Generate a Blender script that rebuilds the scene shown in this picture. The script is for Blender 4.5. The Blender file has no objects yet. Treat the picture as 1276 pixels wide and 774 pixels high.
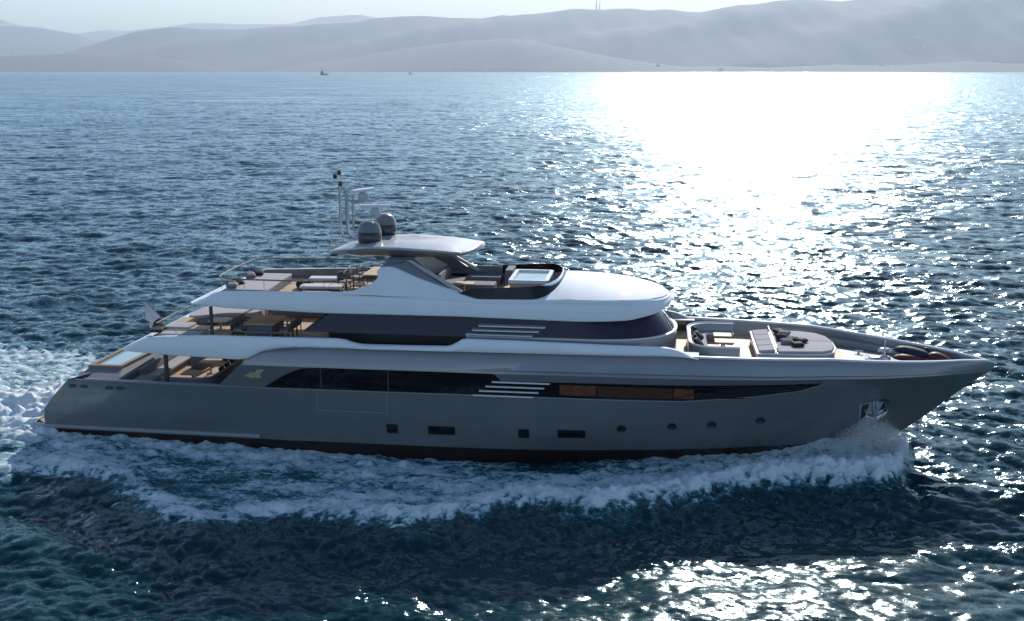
import bpy, bmesh, math, random
import numpy as np
from mathutils import Vector, Matrix
random.seed(5)
R = math.radians
scene = bpy.context.scene
COL = scene.collection

# ------------------------------------------------------------------ camera
cam = bpy.data.cameras.new('camera')
cam.sensor_width = 36.0
cam.lens = 1400.0 / 1276.0 * 36.0
cam.clip_start = 0.5
cam.clip_end = 120000.0
camo = bpy.data.objects.new('camera', cam)
COL.objects.link(camo)
camo.location = (27.569, -48.404, 16.145)
camo.rotation_euler = (R(90 - 12.056), 0.0, R(7.5))
scene.camera = camo

# ------------------------------------------------------------------ world and sun
SUN_EL, SUN_AZ = 28.0, 5.3          # azimuth measured from +Y towards +X
w = bpy.data.worlds.new("World"); scene.world = w; w.use_nodes = True
nt = w.node_tree
bg = nt.nodes['Background']
sky = nt.nodes.new('ShaderNodeTexSky')
sky.sky_type = 'NISHITA'; sky.sun_disc = False
sky.sun_elevation = R(SUN_EL); sky.sun_rotation = R(SUN_AZ)
sky.altitude = 0; sky.air_density = 1.0; sky.dust_density = 0.35; sky.ozone_density = 2.4
nt.links.new(sky.outputs[0], bg.inputs[0])
bg.inputs[1].default_value = 0.098
sl = bpy.data.lights.new('sun', 'SUN'); sl.energy = 3.4; sl.angle = R(0.53); sl.color = (1.0, 0.95, 0.88)
so = bpy.data.objects.new('sun', sl); COL.objects.link(so)
sd = Vector((math.sin(R(SUN_AZ)) * math.cos(R(SUN_EL)), math.cos(R(SUN_AZ)) * math.cos(R(SUN_EL)), math.sin(R(SUN_EL))))
so.rotation_euler = (-sd).to_track_quat('-Z', 'Y').to_euler()
so.location = (60, 120, 90)
scene.view_settings.view_transform = 'Standard'
scene.view_settings.look = 'None'
scene.view_settings.exposure = 0.5
scene.view_settings.gamma = 1.0
scene.view_settings.use_curve_mapping = False
scene.cycles.max_bounces = 8
scene.cycles.volume_bounces = 0
scene.cycles.sample_clamp_indirect = 6.0
scene.cycles.use_denoising = True

# ------------------------------------------------------------------ materials
def lk(nt, a, b): nt.links.new(a, b)
def mat(name, col, rough=0.5, metal=0.0, coat=0.0, spec=0.5, var=0.0, vscale=3.0, bump=0.0, bscale=40.0,
        trans=0.0, emis=None, estr=0.0, ior=1.45, stretch=(1, 1, 1), coat_rough=0.05):
    m = bpy.data.materials.new(name); m.use_nodes = True
    t = m.node_tree; p = t.nodes['Principled BSDF']
    p.inputs['Base Color'].default_value = (*col, 1)
    p.inputs['Roughness'].default_value = rough
    p.inputs['Metallic'].default_value = metal
    p.inputs['Coat Weight'].default_value = coat
    p.inputs['Coat Roughness'].default_value = coat_rough
    p.inputs['Specular IOR Level'].default_value = spec
    p.inputs['IOR'].default_value = ior
    p.inputs['Transmission Weight'].default_value = trans
    if emis:
        p.inputs['Emission Color'].default_value = (*emis, 1)
        p.inputs['Emission Strength'].default_value = estr
    if var or bump:
        tc = t.nodes.new('ShaderNodeTexCoord'); mp = t.nodes.new('ShaderNodeMapping')
        mp.inputs['Scale'].default_value = stretch
        lk(t, tc.outputs['Object'], mp.inputs[0])
    if var:
        n = t.nodes.new('ShaderNodeTexNoise'); n.inputs['Scale'].default_value = vscale; n.inputs['Detail'].default_value = 5
        lk(t, mp.outputs[0], n.inputs['Vector'])
        r = t.nodes.new('ShaderNodeMapRange')
        r.inputs['From Min'].default_value = 0.3; r.inputs['From Max'].default_value = 0.7
        r.inputs['To Min'].default_value = 1 - var; r.inputs['To Max'].default_value = 1 + var
        lk(t, n.outputs['Fac'], r.inputs['Value'])
        mx = t.nodes.new('ShaderNodeVectorMath'); mx.operation = 'SCALE'
        mx.inputs[0].default_value = col
        lk(t, r.outputs[0], mx.inputs['Scale']); lk(t, mx.outputs[0], p.inputs['Base Color'])
        r2 = t.nodes.new('ShaderNodeMapRange')
        r2.inputs['From Min'].default_value = 0.3; r2.inputs['From Max'].default_value = 0.7
        r2.inputs['To Min'].default_value = rough * (1 - var); r2.inputs['To Max'].default_value = min(1, rough * (1 + var))
        lk(t, n.outputs['Fac'], r2.inputs['Value']); lk(t, r2.outputs[0], p.inputs['Roughness'])
    if bump:
        n = t.nodes.new('ShaderNodeTexNoise'); n.inputs['Scale'].default_value = bscale; n.inputs['Detail'].default_value = 3
        lk(t, mp.outputs[0], n.inputs['Vector'])
        b = t.nodes.new('ShaderNodeBump'); b.inputs['Strength'].default_value = bump; b.inputs['Distance'].default_value = 0.003
        lk(t, n.outputs['Fac'], b.inputs['Height']); lk(t, b.outputs[0], p.inputs['Normal'])
    return m

M = {}
M['hull'] = mat('grey_metallic_paint', (0.16, 0.17, 0.185), 0.26, 0.3, 0.6, var=0.05, vscale=0.7, coat_rough=0.04)
M['bulwark'] = mat('light_and_skylit_grey_paint', (0.27, 0.285, 0.31), 0.32, 0.25, 0.5, var=0.04, vscale=0.8)  # light grey trim; on the bulwark, hull paint with sky light put in
M['pearl'] = mat('pearl_white_paint', (0.84, 0.88, 0.92), 0.65, 0.0, 0.12, spec=0.15, var=0.03, vscale=0.9)
M['cap'] = mat('white_cap_paint', (0.75, 0.77, 0.8), 0.25, 0, 0.6)
M['boot'] = mat('black_antifouling', (0.018, 0.011, 0.010), 0.45, var=0.3, vscale=2)
M['black'] = mat('black_paint', (0.012, 0.012, 0.014), 0.3, coat=0.3)
M['glass'] = mat('dark_tinted_glass', (0.006, 0.006, 0.008), 0.04, spec=0.5, coat=0.0)
M['uglass'] = mat('blue_tinted_glass', (0.030, 0.026, 0.050), 0.05, spec=0.35, ior=1.42)
M['brown_glass'] = mat('brown_tinted_glass', (0.05, 0.03, 0.03), 0.04, spec=0.7)
M['steel'] = mat('polished_steel', (0.5, 0.5, 0.52), 0.25, 1.0)
M['chrome'] = mat('chrome', (0.75, 0.75, 0.78), 0.08, 1.0)
M['dsteel'] = mat('dark_steel', (0.09, 0.09, 0.1), 0.35, 0.8)
M['cushion'] = mat('light_grey_upholstery', (0.38, 0.37, 0.39), 0.85, var=0.06, vscale=9)
M['sofa'] = mat('grey_upholstery', (0.20, 0.20, 0.23), 0.85, var=0.08, vscale=7, bump=0.3, bscale=60)
M['dark_cushion'] = mat('charcoal_fabric', (0.02, 0.021, 0.027), 0.8, var=0.2, vscale=12, bump=0.4)
M['white_cushion'] = mat('white_fabric', (0.6, 0.6, 0.62), 0.85, bump=0.3)
M['wicker'] = mat('woven_grey_rope', (0.14, 0.15, 0.18), 0.8, var=0.25, vscale=30)
M['domegrey'] = mat('dome_grey', (0.17, 0.18, 0.195), 0.35, coat=0.3, var=0.04)
M['lightgrey'] = mat('light_grey_gelcoat', (0.45, 0.47, 0.5), 0.35, coat=0.3, var=0.04)
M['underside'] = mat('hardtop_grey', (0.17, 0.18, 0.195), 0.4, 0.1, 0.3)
M['railwood'] = mat('varnished_rail', (0.20, 0.13, 0.075), 0.3, coat=0.4, var=0.15, vscale=6)
M['gold'] = mat('brass_emblem', (0.42, 0.34, 0.24), 0.45, 0.3)
M['navy'] = mat('navy_cover', (0.012, 0.017, 0.045), 0.7, var=0.2, vscale=6, bump=0.6, bscale=8)
M['maroon'] = mat('maroon_cover', (0.10, 0.022, 0.02), 0.6, var=0.3, vscale=6, bump=0.5, bscale=10)
M['dark_teak'] = mat('weathered_teak_rim', (0.24, 0.18, 0.13), 0.6, var=0.15, vscale=8)
M['flag'] = mat('flag_cloth', (0.5, 0.5, 0.54), 0.8, var=0.1)
M['tubwater'] = mat('still_tub_water', (0.35, 0.5, 0.55), 0.03, spec=0.8)
M['ship'] = mat('dark_ship_paint', (0.08, 0.09, 0.11), 0.6)
M['shipwhite'] = mat('white_ship_paint', (0.7, 0.7, 0.7), 0.5)
M['render'] = mat('pale_render', (0.85, 0.83, 0.8), 0.8)
M['tile'] = mat('roof_tiles', (0.3, 0.15, 0.1), 0.8)

def teak_mat():
    m = mat('teak_planks', (0.42, 0.30, 0.19), 0.6)
    t = m.node_tree; p = t.nodes['Principled BSDF']
    tc = t.nodes.new('ShaderNodeTexCoord'); sp = t.nodes.new('ShaderNodeSeparateXYZ'); lk(t, tc.outputs['Object'], sp.inputs[0])
    mu = t.nodes.new('ShaderNodeMath'); mu.operation = 'MULTIPLY'; mu.inputs[1].default_value = 9.0; lk(t, sp.outputs['Y'], mu.inputs[0])
    fr = t.nodes.new('ShaderNodeMath'); fr.operation = 'FRACT'; lk(t, mu.outputs[0], fr.inputs[0])
    gt = t.nodes.new('ShaderNodeMath'); gt.operation = 'LESS_THAN'; gt.inputs[1].default_value = 0.07; lk(t, fr.outputs[0], gt.inputs[0])
    fl = t.nodes.new('ShaderNodeMath'); fl.operation = 'FLOOR'; lk(t, mu.outputs[0], fl.inputs[0])
    wn = t.nodes.new('ShaderNodeTexWhiteNoise'); wn.noise_dimensions = '1D'; lk(t, fl.outputs[0], wn.inputs['W'])
    mp = t.nodes.new('ShaderNodeMapping'); mp.inputs['Scale'].default_value = (0.6, 8, 1); lk(t, tc.outputs['Object'], mp.inputs[0])
    n = t.nodes.new('ShaderNodeTexNoise'); n.inputs['Scale'].default_value = 2.5; n.inputs['Detail'].default_value = 6; lk(t, mp.outputs[0], n.inputs['Vector'])
    ad = t.nodes.new('ShaderNodeMath'); ad.operation = 'MULTIPLY_ADD'; ad.inputs[1].default_value = 0.25; lk(t, wn.outputs['Value'], ad.inputs[0]); lk(t, n.outputs['Fac'], ad.inputs[2])
    cr = t.nodes.new('ShaderNodeValToRGB')
    cr.color_ramp.elements[0].position = 0.3; cr.color_ramp.elements[0].color = (0.36, 0.24, 0.14, 1)
    cr.color_ramp.elements[1].position = 0.85; cr.color_ramp.elements[1].color = (0.62, 0.44, 0.27, 1)
    lk(t, ad.outputs[0], cr.inputs[0])
    mx = t.nodes.new('ShaderNodeMix'); mx.data_type = 'RGBA'; mx.inputs[7].default_value = (0.05, 0.045, 0.04, 1)
    lk(t, gt.outputs[0], mx.inputs[0]); lk(t, cr.outputs[0], mx.inputs[6]); lk(t, mx.outputs[2], p.inputs['Base Color'])
    return m
M['teak'] = teak_mat()

def curtain_mat(name='lit_cabin_blind', estr_=.11):
    m = mat(name, (0.03, 0.015, 0.01), 0.3)
    t = m.node_tree; p = t.nodes['Principled BSDF']
    tc = t.nodes.new('ShaderNodeTexCoord')
    mp = t.nodes.new('ShaderNodeMapping'); mp.inputs['Scale'].default_value = (1.4, 1, 14); lk(t, tc.outputs['Object'], mp.inputs[0])
    n = t.nodes.new('ShaderNodeTexNoise'); n.inputs['Scale'].default_value = 2.2; n.inputs['Detail'].default_value = 4; lk(t, mp.outputs[0], n.inputs['Vector'])
    cr = t.nodes.new('ShaderNodeValToRGB')
    cr.color_ramp.elements[0].position = 0.44; cr.color_ramp.elements[0].color = (0.012, 0.003, 0.001, 1)
    cr.color_ramp.elements[1].position = 0.66; cr.color_ramp.elements[1].color = (0.38, 0.15, 0.065, 1)
    lk(t, n.outputs['Fac'], cr.inputs[0]); lk(t, cr.outputs[0], p.inputs['Emission Color'])
    p.inputs['Emission Strength'].default_value = estr_
    return m
M['blind'] = curtain_mat()
M['dim_blind'] = curtain_mat('dim_cabin_interior', .03)

# ------------------------------------------------------------------ object helpers
ORG = {}
def mesh_from(name, verts, faces, m, parent=None, smooth=False, bevel=0.0, seg=2, loc=None, weighted=False):
    o_ = Vector((0, 0, 0))
    if parent is not None: o_ = ORG.get(parent.name, Vector((0, 0, 0)))
    elif loc is not None: o_ = Vector(loc)
    me = bpy.data.meshes.new(name)
    me.from_pydata([tuple(Vector(v) - o_) for v in verts], [], faces)
    me.update()
    bm = bmesh.new(); bm.from_mesh(me); bmesh.ops.recalc_face_normals(bm, faces=bm.faces); bm.to_mesh(me); bm.free()
    if m is not None: me.materials.append(m)
    if smooth:
        me.polygons.foreach_set('use_smooth', [True] * len(me.polygons))
        if smooth != 'all':
            try: me.set_sharp_from_angle(angle=R(38))
            except Exception: pass
    o = bpy.data.objects.new(name, me); COL.objects.link(o)
    if parent is not None: o.parent = parent; ORG[o.name] = o_.copy()
    elif loc is not None: o.location = loc; ORG[o.name] = Vector(loc)
    else: ORG[o.name] = Vector((0, 0, 0))
    if bevel:
        b = o.modifiers.new('bevel', 'BEVEL'); b.width = bevel; b.segments = seg; b.limit_method = 'ANGLE'; b.angle_limit = R(40)
    return o
def tag(o, label=None, cat=None, group=None, kind=None):
    if label: o['label'] = label
    if cat: o['category'] = cat
    if group: o['group'] = group
    if kind: o['kind'] = kind
    return o
def empty(name, loc, label, cat, group=None):
    o = bpy.data.objects.new(name, None); o.empty_display_size = 0.3; COL.objects.link(o); o.location = loc
    ORG[o.name] = Vector(loc)
    return tag(o, label, cat, group)

class MB:
    def __init__(s): s.v = []; s.f = []
    def add(s, vs, fs):
        b = len(s.v); s.v += [tuple(v) for v in vs]; s.f += [tuple(b + i for i in f) for f in fs]; return s
    def box(s, x0, x1, y0, y1, z0, z1, rot=0, piv=None):
        vs = [(x, y, z) for x in (x0, x1) for y in (y0, y1) for z in (z0, z1)]
        if rot:
            px, py = piv or ((x0 + x1) / 2, (y0 + y1) / 2); c, sn = math.cos(rot), math.sin(rot)
            vs = [(px + (x - px) * c - (y - py) * sn, py + (x - px) * sn + (y - py) * c, z) for x, y, z in vs]
        return s.add(vs, [(0, 1, 3, 2), (4, 6, 7, 5), (0, 4, 5, 1), (2, 3, 7, 6), (0, 2, 6, 4), (1, 5, 7, 3)])
    def hull8(s, pts): # 4 bottom, 4 top
        return s.add(pts, [(0, 3, 2, 1), (4, 5, 6, 7), (0, 1, 5, 4), (1, 2, 6, 5), (2, 3, 7, 6), (3, 0, 4, 7)])
    def tube(s, pts, r, n=8, r2=None):
        pts = [Vector(p) for p in pts]; rings = []
        for i, p in enumerate(pts):
            if i == 0: d = pts[1] - p
            elif i == len(pts) - 1: d = p - pts[i - 1]
            else: d = (pts[i + 1] - p).normalized() + (p - pts[i - 1]).normalized()
            d.normalize()
            a = Vector((0, 0, 1)) if abs(d.z) < 0.9 else Vector((1, 0, 0))
            u = d.cross(a).normalized(); v = d.cross(u)
            rr = r if r2 is None else r + (r2 - r) * i / (len(pts) - 1)
            rings.append([p + (u * math.cos(2 * math.pi * k / n) + v * math.sin(2 * math.pi * k / n)) * rr for k in range(n)])
        b = len(s.v)
        for rg in rings: s.v += [tuple(q) for q in rg]
        for i in range(len(rings) - 1):
            for k in range(n):
                k2 = (k + 1) % n
                s.f.append((b + i * n + k, b + i * n + k2, b + (i + 1) * n + k2, b + (i + 1) * n + k))
        s.f.append(tuple(b + k for k in range(n))[::-1]); s.f.append(tuple(b + (len(rings) - 1) * n + k for k in range(n)))
        return s
    def rings(s, rs, closed=True, cap0=True, cap1=True):
        n = len(rs[0]); b = len(s.v)
        for rg in rs: s.v += [tuple(q) for q in rg]
        for i in range(len(rs) - 1):
            for k in range(n if closed else n - 1):
                k2 = (k + 1) % n
                s.f.append((b + i * n + k, b + i * n + k2, b + (i + 1) * n + k2, b + (i + 1) * n + k))
        if closed and cap0: s.f.append(tuple(b + k for k in range(n))[::-1])
        if closed and cap1: s.f.append(tuple(b + (len(rs) - 1) * n + k for k in range(n)))
        return s
    def lathe(s, cx, cy, prof, n=24, sx=1, sy=1):
        return s.rings([[(cx + r * sx * math.cos(2 * math.pi * k / n), cy + r * sy * math.sin(2 * math.pi * k / n), z) for k in range(n)] for r, z in prof])
    def build(s, name, m, parent=None, **k): return mesh_from(name, s.v, s.f, m, parent, **k)

def inset(pts, d):
    n = len(pts); out = []
    A = sum(pts[i][0] * pts[(i + 1) % n][1] - pts[(i + 1) % n][0] * pts[i][1] for i in range(n))
    sg = 1 if A > 0 else -1
    for i in range(n):
        dd = d[i] if isinstance(d, (list, tuple)) else d
        p0, p, p1 = Vector(pts[i - 1]), Vector(pts[i]), Vector(pts[(i + 1) % n])
        e0 = (p - p0).normalized(); e1 = (p1 - p).normalized()
        n0 = Vector((-e0.y, e0.x)) * sg; n1 = Vector((-e1.y, e1.x)) * sg
        nn = (n0 + n1); nn.normalize(); c = max(0.5, nn.dot(n0))
        q = p + nn * (dd / c); out.append((q.x, q.y))
    return out
def rrect(x0, x1, y0, y1, r, n=5):
    out = []
    for cx, cy, a0 in ((x1 - r, y1 - r, 0), (x0 + r, y1 - r, 90), (x0 + r, y0 + r, 180), (x1 - r, y0 + r, 270)):
        for k in range(n + 1):
            a = R(a0 + 90 * k / n); out.append((cx + r * math.cos(a), cy + r * math.sin(a)))
    return out
def chaikin(pts, it=2, keep=()):
    for _ in range(it):
        o = []
        for i in range(len(pts)):
            p, q = pts[i], pts[(i + 1) % len(pts)]
            o += [(p[0] * .75 + q[0] * .25, p[1] * .75 + q[1] * .25), (p[0] * .25 + q[0] * .75, p[1] * .25 + q[1] * .75)]
        pts = o
    return pts
def slab(mb, pts, z0, z1, r=0.04, crown=0.0):
    P = lambda q, z: [(a, b, z) for a, b in q]
    rs = [P(inset(pts, r), z0), P(inset(pts, r * .3), z0 + r * .3), P(pts, z0 + r), P(pts, z1 - r), P(inset(pts, r * .3), z1 - r * .3), P(inset(pts, r), z1), P(inset(pts, r * 1.25), z1 + .0005)]
    if crown: rs.append(P(inset(pts, r * 3.5), z1 + crown))
    return mb.rings(rs)
I = lambda x, xs, ys: float(np.interp(x, xs, ys))
PI = math.pi
ns = {}
# ================================================================== YACHT
yacht = empty('motor_yacht', (21, 0, 0.0), 'long silver grey three deck motor yacht cruising to the right through its own foam', 'yacht')
ZB = [-1.5, -.5, 0, .58, 1.5, 2.9, 4.05, 5.5]; BB = [2.2, 3.3, 3.62, 3.85, 3.98, 4.05, 4.08, 4.0]
ZS = [-1.5, -.5, 0, .73, 1.5, 2.33, 3.01, 3.45, 3.68, 3.93, 4.3]; XS = [35.3, 36.6, 37.2, 38.08, 39.09, 40.03, 40.8, 41.4, 41.72, 41.85, 41.9]
def stemx(z): return I(z, ZS, XS)
def Yh(X, z):
    d = max(0.0, stemx(z) - X); L = I(z, [0, 4], [20, 15]); p = I(z, [0, 4], [2.0, 2.66])
    g = 1 - (1 - min(d / L, 1)) ** p
    return I(z, ZB, BB) * g * I(X, [0, 4, 12], [.92, .96, 1.0])
def zsheer(X): return I(X, [12, 22, 29.2, 34.6, 38.1, 40.3, 41.5, 41.9], [4.75, 4.72, 4.80, 4.72, 4.43, 4.27, 4.13, 4.0])
def zknuck(X): return I(X, [9, 21, 29, 34.6, 37, 40, 41.9], [4.0, 4.0, 4.05, 4.06, 3.98, 3.86, 3.7])
def sternx(z): return I(z, [-1.5, .4, .7, 1.1, 1.5, 2.1, 2.6, 2.95], [1.0, .75, .68, .68, .78, 1.25, 1.75, 2.1])
def side_mesh(name, rows, xr, yfun, m, n=150, parent=yacht, both=True):
    """rows: list of functions X->z or constants; xr(row)->(x0,x1)"""
    objs = MB()
    for sgn in ((-1, 1) if both else (-1,)):
        rs = []
        for i, zf in enumerate(rows):
            x0, x1 = xr(i)
            rg = []
            for k in range(n + 1):
                t = k / n; t = 1 - (1 - t) ** 1.35
                X = x0 + (x1 - x0) * t
                z = zf(X) if callable(zf) else zf
                rg.append((X, sgn * yfun(X, z, i), z))
            rs.append(rg)
        objs.rings(rs, closed=False)
    return objs.build(name, m, parent, smooth=True)
# antifouling bottom, then topsides up to the cap line
side_mesh('hull_bottom', [-1.5, -.5, 0, .3, .56], lambda i: (sternx([-1.5, -.5, 0, .3, .56][i]), stemx([-1.5, -.5, 0, .3, .56][i])), lambda X, z, i: Yh(X, z), M['boot'])
tz = [.56, .8, 1.1, 1.5, 2.0, 2.5, 2.92]
def top_end(i, zl): return stemx(zl[i])
hull = side_mesh('hull', tz, lambda i: (sternx(tz[i]), stemx(tz[i])), lambda X, z, i: Yh(X, z), M['hull'])
# upper topsides (start on the curved fashion plate)
AZ = [2.92, 3.65, 4.1, 4.42, 4.6, 4.70, 4.75]; AX = [9.0, 9.75, 10.3, 10.85, 11.3, 11.75, 12.8]
arcx = lambda z: I(z, AZ, AX)
uf = [0, .2, .45, .7, .9, 1.0]
def urow(f): return lambda X: 2.92 + (zknuck(X) - .1 - 2.92) * f
ztip = [2.92 + (3.62 - 2.92) * f for f in uf]
side_mesh('upper_topsides', [urow(f) for f in uf], lambda i: (arcx(2.92 + 1.0 * uf[i]), stemx(ztip[i])), lambda X, z, i: Yh(X, z), M['hull'])
br = [0, .12, .2, .6, .9, 1.0]; bo_ = [0.0, -0.05, 0.02, -0.06, -0.13, -0.20]; bo0_ = [0, 0, -.01, -.05, -.12, -.24]
def bof(i, X):
    k = min(1, max(0, (X - 19) / 5)); return bo_[i] * k + bo0_[i] * (1 - k)
def brow(f): return lambda X: (zknuck(X) - .1) + (zsheer(X) - zknuck(X) + .1) * f
bt = [3.62 + .4 * f for f in br]
def bstart(i): return arcx(3.92 + .83 * br[i])
side_mesh('bulwark', [brow(f) for f in br], lambda i: (bstart(i), stemx(bt[i]) + (0.02 if i > 1 else 0)),
          lambda X, z, i: max(0.0, Yh(X, z) + bof(i, X) * min(1, (42 - X) / 3) - (0.10 * br[i] if X < 29 else 0.10 * br[i] * max(0, 1 - (X - 29) / 3))), M['bulwark'])  # lighter colour than the hull stands in for light from the sky
# white cap rail on the foredeck bulwark with inner wall
xs = list(np.linspace(29.05, 41.6, 70)) 
def ycap(X): return max(0.02, Yh(X, zsheer(X)) - .20)
caprs = []
for dy, dz in ((0.03, -.03), (0.03, .02), (0.0, .045), (-.13, .045), (-.16, .02), (-.16, -.03)):
    rg = [(X, -(max(0.0, ycap(X) + dy)), zsheer(X) + dz) for X in xs] + [(41.93, 0.0 if dy < 0 else -0.02, 4.0 + dz)] + [(X, max(0.0, ycap(X) + dy), zsheer(X) + dz) for X in xs[::-1]]
    caprs.append(rg)
MB().rings(caprs, closed=False).build('foredeck_cap_rail', M['cap'], yacht, smooth=True)
def fz(X): return I(X, [26, 34, 37, 41], [4.22, 4.15, 3.95, 3.75])
iw = []
for f in (0, .5, 1):
    iw.append([(X, -max(0.0, ycap(X) - .15 - .1 * f), zsheer(X) + .01 - (zsheer(X) - fz(X) + .02) * f) for X in xs] + [(X, max(0.0, ycap(X) - .15 - .1 * f), zsheer(X) + .01 - (zsheer(X) - fz(X) + .02) * f) for X in xs[::-1]])
MB().rings(iw, closed=False).build('foredeck_bulwark_lining', M['hull'], yacht, smooth=True)
xf = [x for x in np.linspace(26, 35.6, 20)]
MB().rings([[(X, -max(.05, ycap(X) - .2), fz(X)) for X in xf], [(X, 0, fz(X)) for X in xf], [(X, max(.05, ycap(X) - .2), fz(X)) for X in xf]], closed=False).build('foredeck_teak', M['teak'], yacht)
xf = [x for x in np.linspace(35.6, 41.3, 14)]
MB().rings([[(X, -max(.02, ycap(X) - .2), fz(X) + .004) for X in xf], [(X, 0, fz(X) + .004) for X in xf], [(X, max(.02, ycap(X) - .2), fz(X) + .004) for X in xf]], closed=False).build('mooring_deck', M['bulwark'], yacht)
# side ledges beside the mooring deck
for s in (-1, 1):
    mb = MB()
    a = [(X, s * (ycap(X) - .22)) for X in np.linspace(35.3, 39, 8)]; b = [(X, s * max(.1, ycap(X) - .75)) for X in np.linspace(39, 35.3, 8)]
    mb.rings([[(x, y, fz(x) + .01) for x, y in a + b], [(x, y, fz(x) + .28) for x, y in a + b]])
    mb.build('mooring_deck_ledge', M['bulwark'], yacht, bevel=.02)

# generic strip proud of the hull side, both sides
def hull_panel(name, X0, X1, zlo, zhi, off, m, parent=yacht, n=60, th=0.02, sides=(-1, 1), zrows=4):
    res = {}
    for s in sides:
        mb = MB()
        rs = []
        for j in range(zrows + 1):
            rs.append([(X, s * (Yh(X, zlo(X) + (zhi(X) - zlo(X)) * j / zrows) + off), zlo(X) + (zhi(X) - zlo(X)) * j / zrows) for X in np.linspace(X0, X1, n + 1)])
        rs = [[(x, y - s * (off + th), z) for x, y, z in rs[0]]] + rs + [[(x, y - s * (off + th), z) for x, y, z in rs[-1]]]
        mb.rings(rs, closed=False)
        for e in (0, -1):
            a = [r[e] for r in rs]; mb.add(a, [tuple(range(len(a)))])
        res[s] = mb.build(name, m, parent[s] if isinstance(parent, dict) else parent)
    return res
C = lambda v: (lambda X: v)
wlo = lambda X: I(X, [11.1, 28.7, 31.5, 33.43, 34.26], [2.96, 3.0, 3.22, 3.47, 3.76])
whi = lambda X: I(X, [11.1, 11.7, 12.2, 12.75, 13.6, 20.98, 21.28, 29, 34.26], [2.97, 3.36, 3.63, 3.84, 3.90, 3.90, 3.60, 3.68, 3.79])
band = hull_panel('saloon_window_band', 11.1, 34.26, wlo, whi, .012, M['glass'], n=220)
for X in (13.6, 16.5):
    hull_panel('mullion', X - .025, X + .025, wlo, whi, .03, M['dsteel'], band, n=2)
# pale edge line below the windows
hull_panel('window_sill_line', 2.4, 34.3, lambda X: wlo(max(X, 11.1)) - .06, lambda X: wlo(max(X, 11.1)) - .025, .012, M['bulwark'], n=200, zrows=1)
for a, b in ((23.7, 25.2), (28.35, 29.15)):
    hull_panel('lit_blind', a, b, C(3.1), C(3.53), .02, M['blind'], band, n=20)
hull_panel('cabin_interior', 25.25, 28.3, C(3.08), C(3.53), .018, M['dim_blind'], band, n=20)
for k in range(6):
    za = 3.12 + .1 * k
    x1 = I(za, [3.2, 3.47, 3.76], [31.2, 33.2, 34.0])
    hull_panel('louvre', 30.1, x1, C(za), C(za + .035), .05, M['dsteel'], band, n=30, zrows=1, th=.03)
for k in range(4):
    z0 = 3.54 - .2 * k; xa = 20.9 - .27 * k; xb = 23.3 - .23 * k
    hull_panel('air_intake_slat', xa, xb, C(z0), C(z0 + .05), .10, M['cap'], yacht, n=12, zrows=1, th=.1)
# hull windows and portholes
def hwin(X0, X1, z0, z1):
    f = hull_panel('hull_window', X0, X1, C(z0), C(z1), .012, M['black'], yacht, n=4, sides=(-1,))
    hull_panel('pane', X0 + .05, X1 - .05, C(z0 + .05), C(z1 - .05), .02, M['glass'], f, n=4, sides=(-1,))
    hull_panel('hull_window', X0, X1, C(z0), C(z1), .012, M['black'], yacht, n=4, sides=(1,))
for a in ((16.35, 16.85, 1.1, 1.52), (18.15, 19.3, 1.12, 1.52), (21.97, 22.45, 1.12, 1.53), (23.62, 24.78, 1.17, 1.56)): hwin(*a)
for X, z in ((26.26, 1.65), (28.33, 1.76), (29.95, 1.83), (31.95, 1.97)):
    for s in (-1, 1):
        mb = MB(); n = 20; rs = []
        for rr, of in ((.2, -.01), (.2, .02), (.165, .025), (.15, .005), (.001, .005)):
            rs.append([(X + rr * math.cos(2 * PI * k / n), s * (Yh(X + rr * math.cos(2 * PI * k / n), z + rr * math.sin(2 * PI * k / n)) + of), z + rr * .85 * math.sin(2 * PI * k / n)) for k in range(n)])
        mb.rings(rs, cap0=False); mb.build('porthole', M['black'], yacht, smooth=True)
# shell door outline: thin pale lines
for (a, b, c, d) in ((13.365, 13.395, 2.0, 2.9), (16.385, 16.415, 2.03, 2.9), (13.365, 16.415, 1.995, 2.025)):
    hull_panel('shell_door_seam', a, b, C(c), C(d), .006, M['bulwark'], yacht, n=6, zrows=2, sides=(-1,), th=.004)
# rub rail and swim platform
rr_ = []
for a, b in ((.0, .60), (.10, .62), (.12, .70), (.09, .76), (.0, .78)):
    side = [(X, -(Yh(X, .7) + a), b) for X in np.linspace(10.75, .5, 30)]
    stern = [(.2 - a, -3.5, b), (.1 - a, -3.2, b), (.05 - a, 0, b), (.1 - a, 3.2, b), (.2 - a, 3.5, b)]
    rr_.append(side + stern + [(x, -y, z) for x, y, z in side[::-1]])
MB().rings(rr_, closed=False).build('rub_rail', M['bulwark'], yacht, smooth=True)
mb = MB(); slab(mb, [(.12, 3.1), (.12, -3.1), (.5, -3.45), (2.2, -3.5), (2.2, 3.5), (.5, 3.45)], .45, .775, .03); mb.build('swim_platform', M['teak'], yacht)
# transom (sloped) from platform up to aft deck
MB().rings([[(sternx(z) + .02, -(Yh(sternx(z), z) - .01), z), (sternx(z) + .5, -2.8, z), (sternx(z) + .5, 2.8, z), (sternx(z) + .02, Yh(sternx(z), z) - .01, z)] for z in (-1.5, .4, .7, 1.1, 1.5, 2.0, 2.6, 2.92)], closed=False).build('transom', M['hull'], yacht)
MB().box(1.2, 29, -2.9, 2.9, 1.9, 2.0).build('main_deck_core', M['black'], yacht)
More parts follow.
